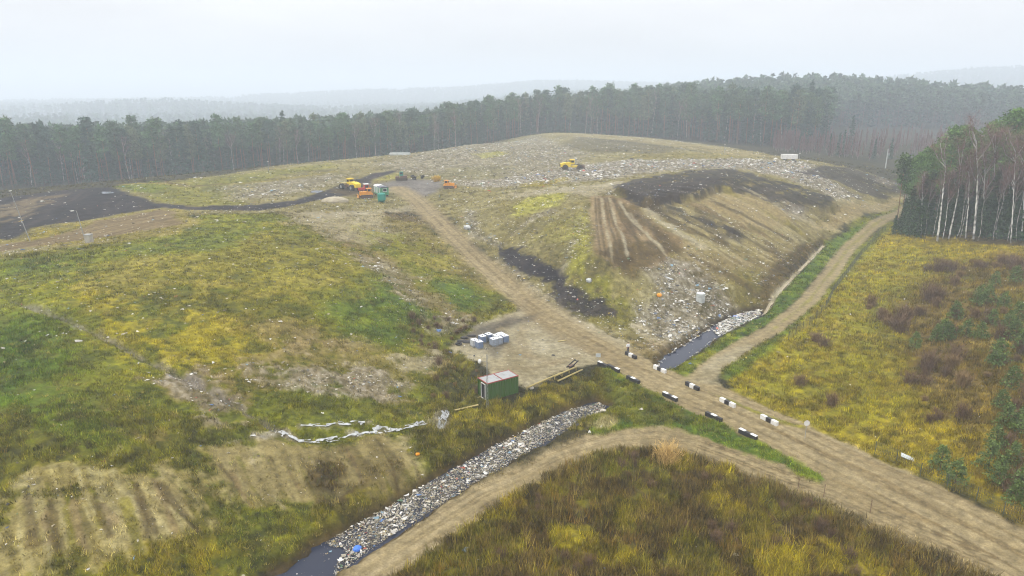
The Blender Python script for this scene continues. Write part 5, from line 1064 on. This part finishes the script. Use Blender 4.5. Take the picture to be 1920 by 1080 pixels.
MB().ball((0, -.015, 1.7), .1, 2, (.92, 1.08, .95)).done("hair", "hair", pe, True)
MB().box((0, .112, 1.63), (.022, .03, .04), .008).ball((.035, .095, 1.665), .012, 1).ball((-.035, .095, 1.665), .012, 1).done("face", "skin", pe)
for s_ in (-1, 1):
    hx, hy, hz = ((.23,.2,.9) if s_ > 0 else (-.27,.085,.84)); h_ = MB()
    for k_ in range(4): h_.cyl((hx + (k_ - 1.5) * .02, hy + .01, hz - .02), (hx + (k_ - 1.5) * .02, hy + .035, hz - .095 - .008 * (k_ in (1, 2))), .009, .007, 5)
    h_.cyl((hx - s_ * .03, hy, hz), (hx - s_ * .055, hy + .035, hz - .05), .011, .008, 5); h_.done("hand", "skin", pe)
    fx, fy = ((.13, .05) if s_ > 0 else (-.14, .03)); MB().box((fx, fy, .05), (.11, .28, .1), .03).done("shoe", "boot", pe)

# --- pole barrier along the clearing, and a broken trailer frame -----------------------
for (a, b, hgt, lab) in (((988,733),(1052,705),.5,"long yellowish pole barrier at the clearing's edge, part by the container"),((1040,712),(1080,694),.55,"yellowish pole barrier at the clearing's edge, part by the dark frame"),((1046,716),(1092,695),.15,"low pale log lying along the weeds below the barrier")):
    x0, y0, z0 = G(*a); x1, y1, z1 = G(*b); n_ = 4 if hgt > .3 else 0; e = empty("pole_barrier" if n_ else "log", (x0, y0, z0)); d_ = Vector((x1 - x0, y1 - y0, z1 - z0))
    tag(e, lab, "barrier" if n_ else "log"); MB().cyl((0, 0, hgt), (d_.x, d_.y, d_.z + hgt), .13, .12, 8).done("rail", "wood", e, True)
    for i in range(n_): p = d_ * (i / (n_ - 1)); MB().cyl((p.x, p.y, p.z - .2), (p.x, p.y, p.z + hgt), .09, n=7).done("post", "wood", e)
x, y, z = G(1076, 690); fe = empty("scrap_rack", (x, y, z + .02), math.radians(35)); tag(fe, "dark tilted scrap frame at the end of the pole barrier", "scrap frame")
MB().box((0, 0, .5), (1.9, .12, .14), ry=-.5).box((0, .7, .5), (1.9, .12, .14), ry=-.5).box((.7, .35, .86), (.12, .62, .12)).box((-.6, .35, .2), (.12, .62, .12)).done("frame", "black", fe); MB().box((-.2, .35, .2), (.9, .5, .35), .05).done("box", "rust", fe)
for u, v, l_, a_, lab in ((1054,640,1.5,25,"pale plank lying alone on the trodden clearing"),(905,745,1.6,40,"weathered plank beside the container door"),(875,768,3.4,28,"long grey plank bridge over the side ditch")):
    x, y, z = G(u, v); o = MB().box((0, 0, .08), (l_, .3, .07), .01).done("plank", "wood", None, False, (x, y, z + .02)); o.rotation_euler = (0, 0, math.radians(a_)); tag(o, lab, "plank")

# --- boulders, bags and single rubbish things -----------------------------------------
for u, v, r, mat, nm, lab in ((1124,766,.5,"stone","boulder","big pale boulder at the head of the rubbish ditch"),(1131,771,.42,"stone","boulder","smaller white boulder beside the big one at the ditch head"),(935,833,.45,"stone","boulder","white boulder at the bend of the rubbish ditch"),(934,843,.5,"stone","boulder","yellowish boulder below the white one at the ditch bend"),(936,852,.4,"stone","boulder","lowest pale boulder of the three at the ditch bend"),
    (997,728,.32,"stone","boulder","pale stone at the container end of the pole barrier"),(670,1032,.38,"blue","bag","bright blue plastic bag on the rubbish ditch"),(1236,556,.5,"orangep","bag","bright orange bag on the rubbish slope"),(1382,574,.6,"blue","bag","blue bag on the rubbish slope above the pool"),(783,855,.25,"orangep","bag","tiny orange bag in the weeds near the rubbish ditch"),(1104,529,.6,"film","bag","white bag on the mound beside the black seep"),
    (876,430,.8,"film","bag","white plastic heap beside the upper access road"),(1250,525,.0,"film","","")):
    if not nm: continue
    x, y, z = G(u, v) if not (nm == "bag" and u == 670) else (*map(float, at_z(u, v, DZ)), DZ + .05)
    o = MB().ball((0, 0, r * .35), r, 3, (1.15, .9, .7), .13, int(u + v)).done(nm, mat, None, nm == "boulder", (x, y, z)); o.rotation_euler = (0, 0, u); tag(o, lab, nm)
x, y, z = G(1313, 566); tk = empty("water_butt", (x, y, z - .1)); tag(tk, "tall whitish plastic drum standing on the rubbish slope", "drum"); MB().cyl((0, 0, 0), (0, 0, 1.75), .78, .82, 20).done("body", "panel", tk); MB().cyl((0, 0, 1.752), (0, 0, 1.86), .7, .62, 20).done("lid", "ibc_w", tk); 
rg = MB()
for zz in (.45, .9, 1.35): rg.ring((0, 0, zz), (0, 0, 1), .8, .035, 20, 5)
rg.done("rib", "panel", tk)
x, y, z = G(1252, 525); o = MB().box((0, 0, .2), (.55, 2.6, .16), .03).done("plank", "film", None, False, (x, y, z)); o.rotation_euler = (.05, .1, .55); tag(o, "long white board lying on the rubbish slope", "board")
x, y, z = G(1701, 861); o = MB().box((0, 0, .25), (1.5, .8, .08), .02).done("board", "panel", None, False, (x, y, z)); o.rotation_euler = (.1, .25, -.5); tag(o, "grey metal sheet lying in the gold grass by the fence", "metal sheet")
# plastic sheet lying along the step of the lower slope
def sheet(line, wid, lab, seed):
    pl = plan(line); R_ = np.random.default_rng(seed); pts = []; 
    for (a, b), (c, d) in zip(pl[:-1], pl[1:]):
        n_ = max(2, int(math.hypot(c - a, d - b) / .35)); pts += [(a + (c - a) * i / n_, b + (d - b) * i / n_) for i in range(n_)]
    pts.append(pl[-1]); P = np.array(pts); T_ = np.gradient(P, axis=0); T_ /= np.linalg.norm(T_, axis=1)[:, None]; Nn = np.column_stack([-T_[:, 1], T_[:, 0]]); co = []; m_ = 6; n_ = len(P)
    wv = wid * (.55 + .9 * fbm(np.arange(n_) * .35, np.zeros(n_), 2.0, 3, seed))
    for j in range(m_):
        q_ = P + Nn * ((j / (m_ - 1) - .5) * wv)[:, None] + R_.normal(0, .06, (n_, 2)); co.append(np.column_stack([q_, samp(GZ, q_[:, 0], q_[:, 1]) + .06 + R_.uniform(0, .14, n_)]))
    co = np.stack(co, 1).reshape(-1, 3); f = [(i * m_ + j, i * m_ + j + 1, (i + 1) * m_ + j + 1, (i + 1) * m_ + j) for i in range(n_ - 1) for j in range(m_ - 1) if vnoise(np.array([i * .5]), np.array([j * .7]), seed)[0] > .5]
    o = link("plastic_sheet", big_mesh("plastic_sheet", co, np.array(f), MT["film"])); so = o.modifiers.new("thick", 'SOLIDIFY'); so.thickness = .02; return tag(o, lab, "plastic sheet")
sheet([(512,797),(528,808),(545,818),(570,821),(605,820),(640,813),(690,806),(730,800),(770,793),(800,789)], .8, "long crumpled pale plastic sheet along the step of the slope", 3)
sheet([(565,797),(600,800),(640,797),(690,792)], .5, "short white plastic strip above the long sheet", 4)
sheet([(822,800),(826,785),(833,772),(842,765)], .9, "bluish plastic film at the mouth of the side ditch", 5)

# --- concrete gutter at the foot of the mound -------------------------------------------
gl = plan([(1424,584),(1445,560),(1480,522),(1515,487),(1545,456)]); gp = []
for (a, b), (c, d) in zip(gl[:-1], gl[1:]): gp += [(a + (c - a) * i / 8, b + (d - b) * i / 8) for i in range(8)]
gp.append(gl[-1]); GP = np.array(gp); T_ = np.gradient(GP, axis=0); T_ /= np.linalg.norm(T_, axis=1)[:, None]; Nn = np.column_stack([-T_[:, 1], T_[:, 0]]); zz = samp(GZ, GP[:, 0], GP[:, 1]); zz = np.convolve(np.pad(zz, 3, 'edge'), np.ones(7) / 7, 'valid') + .12
co = []
for off, dz in ((-.34, .1), (-.29, .1), (-.16, -.04), (.16, -.04), (.29, .1), (.34, .1), (.34, -.5), (-.34, -.5)): co.append(np.column_stack([GP + Nn * off, zz + dz]))
co = np.stack(co, 1).reshape(-1, 3); f = [(i * 8 + j, i * 8 + (j + 1) % 8, (i + 1) * 8 + (j + 1) % 8, (i + 1) * 8 + j) for i in range(len(GP) - 1) for j in range(8)]
o = link("drain_gutter", big_mesh("drain_gutter", co, np.array(f), paint_mat("silted concrete", (176,164,136), rough=.95, dirt=.5))); tag(o, "straight pale concrete gutter at the foot of the mound beside the loop road", "gutter")

# --- machines -----------------------------------------------------------------------------
def wheel(parent, x, y, r, wdt, teeth=False):
    w = MB().cyl((0, -wdt / 2, 0), (0, wdt / 2, 0), r, n=18)
    if teeth:
        for i in range(12): a = i * math.pi / 6; w.box((math.cos(a) * r, 0, math.sin(a) * r), (.16, wdt * .9, .12), ry=-a)
    o = w.done("wheel", "rubber" if not teeth else "track", parent, False, (x, y, r)); MB().cyl((0, -wdt / 2 - .02, 0), (0, wdt / 2 + .02, 0), r * .5, n=12).done("rim", "steel" if not teeth else "rubber", o); return o
def compactor(loc, rz, lab, tow=False):
    e = empty("landfill_compactor", loc, rz); tag(e, lab, "compactor")
    MB().prism([(.2,1.0),(3.6,1.0),(3.7,1.7),(3.5,2.2),(1.9,2.55),(.2,2.6)], -.95, .95).done("hood", "yellow", e); MB().box((-1.9, 0, 1.15), (3.6, 1.5, .6), .08).done("chassis", "yellow" if not tow else "rust", e)
    MB().box((3.72, 0, 1.6), (.06, 1.5, .8)).done("grille", "yellow" if tow else "dark", e); MB().cyl((1.5, .5, 2.5), (1.5, .5, 3.3), .08).done("exhaust", "dark", e)
    cb = MB().box((-.45, 0, 2.65), (1.5, 1.7, 1.5), .1, taper=(.85, .9)).done("cab", "yellow", e); MB().box((.3, 0, 2.85), (.1, 1.35, .7), ry=-.1).done("window", "glass", cb)
    for s_ in (-1, 1): MB().box((-.45, s_ * .82, 2.85), (1.0, .06, .65)).done("window", "glass", cb)
    MB().box((-.45, 0, 3.46), (1.7, 1.85, .14), .05).done("roof", "yellow", cb)
    for x in (2.1, -2.9):
        for s_ in (-1, 1): wheel(e, x, s_ * 1.35, .95, .8, not tow)
    if not tow: MB().box((-4.35, 0, 1.0), (.22, 3.6, 1.3), .05).done("blade", "rust", e); MB().box((-3.6, .6, .9), (1.4, .18, .2)).box((-3.6, -.6, .9), (1.4, .18, .2)).done("push_arm", "rust", e)
    else: MB().box((-3.2, 0, 1.75), (2.4, 1.9, .5), .06).done("rear_deck", "wood", e); 
    return e
def dozer(loc, rz, lab, s=1.0, body="orange"):
    e = empty("bulldozer", loc, rz, s); tag(e, lab, "bulldozer")
    for s_ in (-1, 1):
        t_ = MB().prism([(-1.7,.25),(-1.45,0),(1.45,0),(1.75,.3),(1.75,.65),(1.5,.9),(-1.5,.9),(-1.75,.6)], s_ * .95 - .25, s_ * .95 + .25).done("track", "track", e); rl = MB()
        for x in (-1.2, -.6, 0, .6, 1.2): rl.cyl((x, s_ * 1.2, .35), (x, s_ * 1.22, .35), .24, n=10)
        rl.done("roller", "rust", t_)
    MB().prism([(-.1,.7),(1.8,.7),(1.8,1.75),(-.1,1.85)], -.6, .6).done("engine_hood", body, e); MB().box((-1.0, 0, 1.0), (1.6, 1.3, .6), .05).done("body", body, e)
    cb = MB().box((-.8, 0, 1.95), (1.25, 1.3, 1.35), .08, taper=(.92, .92)).done("cab", body, e); MB().box((-.16, 0, 2.15), (.06, 1.0, .6)).done("window", "glass", cb)
    for s_ in (-1, 1): MB().box((-.8, s_ * .635, 2.15), (.8, .06, .6)).done("window", "glass", cb)
    MB().box((-.8, 0, 2.62), (1.45, 1.5, .1), .03).done("roof", body, cb); MB().cyl((1.0, .2, 1.7), (1.0, .2, 2.4), .06).done("exhaust", "dark", e)
    MB().prism([(2.3,.05),(2.45,.05),(2.3,.5),(2.4,1.05),(2.28,1.05),(2.18,.5)], -1.5, 1.5).done("blade", "rust" if body != "orange" else "orange", e); MB().box((1.4, 1.3, .4), (1.9, .12, .2)).box((1.4, -1.3, .4), (1.9, .12, .2)).done("push_arm", "rust", e)
    return e
def MG(u, v):
    x, y, z = G(u, v); return (x, y, z + .02)
compactor(MG(659, 356), math.radians(-42), "yellow wheeled tractor with a flat rear deck on the black mud track", True)
compactor(MG(1070, 319), math.radians(186), "yellow toothed-wheel compactor working alone on the white rubbish field")
dozer(MG(687, 371), math.radians(200), "orange bulldozer parked against the site cabin", 1.0)
dozer(MG(842, 353), math.radians(-8), "small orange bulldozer where the muddy yard meets the rubbish field", .9)
tr = empty("tractor", MG(684, 362), math.radians(205)); tag(tr, "red tractor with a white cab roof half hidden behind the orange bulldozer", "tractor")
MB().box((1.0, 0, 1.2), (1.8, .9, .8), .08).done("hood", "redcab", tr); cb = MB().box((-.5, 0, 1.7), (1.4, 1.4, 1.7), .08, taper=(.9, .9)).done("cab", "redcab", tr); MB().box((-.5, 0, 2.62), (1.6, 1.6, .16), .05).done("roof", "white", cb); MB().box((-.5, .66, 1.95), (.9, .1, .7)).box((-.5, -.66, 1.95), (.9, .1, .7)).done("window", "glass", cb)
for x_, r_ in ((-.7, .8), (1.3, .5)):
    for s_ in (-1, 1): wheel(tr, x_, s_ * .95, r_, .4)
# site cabin on wheels
x, y, z = MG(711, 370); sc_ = empty("site_cabin", (x, y + 3.4, z), math.radians(-62)); tag(sc_, "wheeled site cabin with half white, half dark roof and green end wall", "cabin")
MB().box((0, 0, 1.5), (6.4, 2.4, 2.1), .04).done("wall", "cabgreen", sc_)
rf = MB().prism([(-1.3,2.56),(1.3,2.56),(.9,2.8),(0,2.9),(-.9,2.8)], -.2, 3.3).done("roof", "darkroof", sc_); rf.rotation_euler = (0, 0, -math.pi / 2)
rf2 = MB().prism([(-1.3,2.56),(1.3,2.56),(.9,2.8),(0,2.9),(-.9,2.8)], -3.3, -.202).done("roof", "white", sc_); rf2.rotation_euler = (0, 0, -math.pi / 2); rf2["label"] = "white half of the roof"
for i in range(4): MB().box((-2.3 + i * 1.5, -1.215, 1.6), (.95, .04, 1.7), .01).done("panel", "panel", sc_)
wn = MB().box((3.22, .1, 1.9), (.05, 1.0, .7)).done("window", "glass", sc_); MB().box((3.24, .1, 1.5), (.06, 1.2, .08)).box((3.24, .1, 2.3), (.06, 1.2, .08)).box((3.24, .66, 1.9), (.06, .08, .72)).box((3.24, -.46, 1.9), (.06, .08, .72)).done("frame", "white", wn)
MB().box((1.2, -1.22, 1.45), (.8, .05, 1.8)).done("door", "cabgreen", sc_)
for x_ in (-2.2, 2.2):
    for s_ in (-1, 1): wheel(sc_, x_, s_ * 1.0, .42, .25)
# teal tank in front of it
x, y, z = MG(716, 380); tt = empty("fuel_tank", (x, y, z), math.radians(20)); tag(tt, "teal upright tank on legs in front of the site cabin", "tank")
MB().cyl((0, 0, .75), (0, 0, 2.35), 1.1, 1.1, 16).done("body", "teal", tt, False); MB().cyl((0, 0, 2.352), (0, 0, 2.6), 1.02, .6, 16).done("lid", "teal", tt); MB().cyl((0, 0, .15), (0, 0, .748), .45, 1.05, 16).done("hopper", "teal", tt)
for a in (.4, 2.0, 3.54, 5.1): MB().cyl((math.cos(a), math.sin(a), -.1), (math.cos(a), math.sin(a), 1.2), .07, n=6).done("leg", "teal", tt)
# scrap machine with a green cab, and dark scrap heap
x, y, z = MG(753, 338); sm = empty("old_crawler", (x, y, z), math.radians(10)); tag(sm, "rusty old crawler with a teal cab at the back of the muddy yard", "crawler")
for s_ in (-1, 1): MB().prism([(-2.0,.3),(-1.7,0),(1.7,0),(2.0,.35),(1.7,.8),(-1.7,.8)], s_ * .95 - .22, s_ * .95 + .22).done("track", "track", sm)
MB().box((.7, 0, 1.15), (2.2, 1.2, .8), .06).done("body", "rust", sm); MB().box((-1.4, 0, 1.0), (1.2, 1.2, .6), .06).done("deck", "rust", sm); cb = MB().box((.0, 0, 2.1), (1.2, 1.2, 1.3), .06).done("cab", "teal", sm); MB().box((0, -.61, 2.3), (.8, .04, .6)).done("window", "glass", cb)
for u, v, s, lab in ((776,337,.9,"dark heap of scrap tyres next to the old crawler"),(792,335,.7,"low scrap heap at the far end of the muddy yard")):
    x, y, z = MG(u, v); e = empty("scrap_heap", (x, y, z), u, s); tag(e, lab, "scrap heap")
    for i in range(5): MB().ring((rng.uniform(-.9, .9), rng.uniform(-.5, .5), .3 + .25 * i), (rng.uniform(-.5, .5), rng.uniform(-.5, .5), 1), .6, .22, 16, 6).done("tyre", "rubber", e, True)
x, y = spot(819, 340); bush(bush_mesh(530, 1.6, 260, (214,176,60), .05, .9), x, y, 1.7, "yellow bush between the muddy yard and the rubbish field", None, "yellow_bush")
x, y, z = G(628, 378); o = MB().ball((0, 0, 0), 2.3, 4, (1.6, 1.1, .55), .05, 9).done("sand_heap", attr_mat("pale sand", scales=((2.0, .8, 1.2),), attr="none") if False else paint_mat("pale sand", (196,184,156), rough=.95, dirt=.5, dscale=.8, k=.62), None, True, (x, y, z)); tag(o, "pale sand heap beside the black mud track", "sand heap")
# white trailer and far pale things
x, y, z = MG(1479, 301); wt = empty("box_trailer", (x, y, z), math.radians(-4)); tag(wt, "long white box trailer on the far rim of the rubbish field", "trailer"); MB().box((0, 0, 1.35), (5.6, 2.3, 1.6), .05).done("body", "white", wt); MB().box((0, 0, 2.2), (5.7, 2.4, .08)).done("roof", "white", wt)
for x_ in (-1.6, 1.6):
    for s_ in (-1, 1): wheel(wt, x_, s_ * .9, .4, .25)
x, y, z = MG(750, 291); o = MB().box((0, 0, .5), (8.5, 2.2, 1.0), .15).done("sheeted_stack", "panel", None, False, (x, y, z)); tag(o, "low grey sheeted stack at the edge of the forest wall", "stack")
# mud puddles reflecting the sky on the black track are part of the track

# --- lamp posts and posts round the site -----------------------------------------------------
def lamp(u, v, vt, lab, head='arm', lean=0.0, box=None, mat="steel"):
    x, y, z = G(u, v); h_ = height_for(u, v, vt); e = empty("street_lamp", (x, y, z), 0); e.rotation_euler = (0, lean, 0); tag(e, lab, "street lamp"); MB().cyl((0, 0, -.2), (0, 0, h_), .1, .06, 8).done("pole", mat, e)
    if head == 'arm': MB().cyl((0, 0, h_), (-.5, -.2, h_ + .12), .04).done("arm", mat, e); MB().box((-.7, -.25, h_ + .12), (.6, .3, .18), .05).done("lamp_head", "white", e)
    elif head == 'top': MB().box((0, 0, h_ + .1), (.5, .35, .2), .05).done("lamp_head", "white", e)
lamp(56, 452, 357, "tall leaning grey lamp post at the black soil slope", 'top', -.19)
lamp(160, 452, 395, "curved white-headed lamp post on the turning terrace", 'arm', -.12)
lamp(504, 322, 303, "small far lamp post at the rim of the low mound", 'top')
lamp(1358, 287, 271, "far lamp post at the forest side of the landfill rim", 'top'); lamp(1498, 303, 288, "far lamp post next to the white box trailer", 'top')
x, y, z = G(1660, 316); h_ = max(8, height_for(1660, 316, 288)); e = empty("power_pole", (x, y, z)); tag(e, "thick pale power pole with a grey box before the reddish thicket", "power pole"); MB().cyl((0, 0, -.2), (0, 0, h_), .24, .18, 8).done("pole", "panel", e); MB().box((.5, -.1, h_ * .72), (.7, .5, 1.0), .05).done("box", "steel", e); MB().box((0, 0, h_ * .98), (1.4, .12, .12)).done("cross_arm", "steel", e)
x, y, z = G(168, 456); cbx = empty("concrete_shaft", (x, y, z)); tag(cbx, "pale upright concrete shaft box at the terrace edge", "shaft box"); MB().box((0, 0, .75), (1.2, 1.1, 1.7), .05).done("body", "concrete", cbx); MB().box((0, 0, 1.63), (1.3, 1.2, .12), .02).done("lid", "roof", cbx)
# --- mesh fences ------------------------------------------------------------------------------
def fence(line, lab, hgt=1.7, step=3.0, wire=.011):
    pl = plan(line); pts = []
    for (a, b), (c, d) in zip(pl[:-1], pl[1:]):
        n_ = max(1, round(math.hypot(c - a, d - b) / step)); pts += [(a + (c - a) * i / n_, b + (d - b) * i / n_) for i in range(n_)]
    pts.append(pl[-1]); x0, y0 = pts[0]; z0 = ground_z(x0, y0); e = empty("mesh_fence", (x0, y0, z0)); tag(e, lab, "fence"); w_ = MB()
    for i, (x, y) in enumerate(pts):
        z = ground_z(x, y) - z0
        MB().cyl((x - x0, y - y0, z - .3), (x - x0, y - y0, z + hgt + .1), .045, n=6).done("post", "net", e)
        if i:
            px, py = pts[i - 1]; pz = ground_z(px, py) - z0
            for k in range(6): w_.cyl((px - x0, py - y0, pz + .08 + hgt * k / 5), (x - x0, y - y0, z + .08 + hgt * k / 5), wire, n=3)
            for q_ in np.linspace(0, 1, 14)[1:-1]: w_.cyl((px + (x - px) * q_ - x0, py + (y - py) * q_ - y0, pz + (z - pz) * q_ + .05), (px + (x - px) * q_ - x0, py + (y - py) * q_ - y0, pz + (z - pz) * q_ + hgt), wire * .8, n=3)
    w_.done("wire_mesh", "net", e)
fence([(1478,640),(1530,600),(1548,578),(1565,545),(1590,512),(1615,478),(1640,450),(1660,432)], "wire mesh fence following the grass strip of the loop road", 1.5)
fence([(1640,852),(1680,868),(1725,892),(1775,915),(1830,940),(1880,968),(1940,998)], "wire mesh fence between the wide road and the shrubby slope", 1.5)
# ------------------------------------------------------------------ haze: one even volume round the whole site
HB = 2600.0
hz_top = 130.0
bm = bmesh.new(); bmesh.ops.create_cube(bm, size=1.0)
for v_ in bm.verts:
    v_.co = Vector((v_.co.x * 2 * 9400, v_.co.y * 2 * 9400, hz_top if v_.co.z > 0 else -60.0))
me = bpy.data.meshes.new("haze"); bm.to_mesh(me)
hm = bpy.data.materials.new("haze air"); hm.use_nodes = True; ht = hm.node_tree; ht.nodes.clear()
ho = ht.nodes.new("ShaderNodeOutputMaterial"); hv = ht.nodes.new("ShaderNodeVolumePrincipled")
hv.inputs["Density"].default_value = HAZE_D; hv.inputs["Color"].default_value = (.84, .92, 1.0, 1); hv.inputs["Anisotropy"].default_value = .2
ht.links.new(hv.outputs[0], ho.inputs["Volume"]); me.materials.append(hm)
link("haze", me, 'stuff')
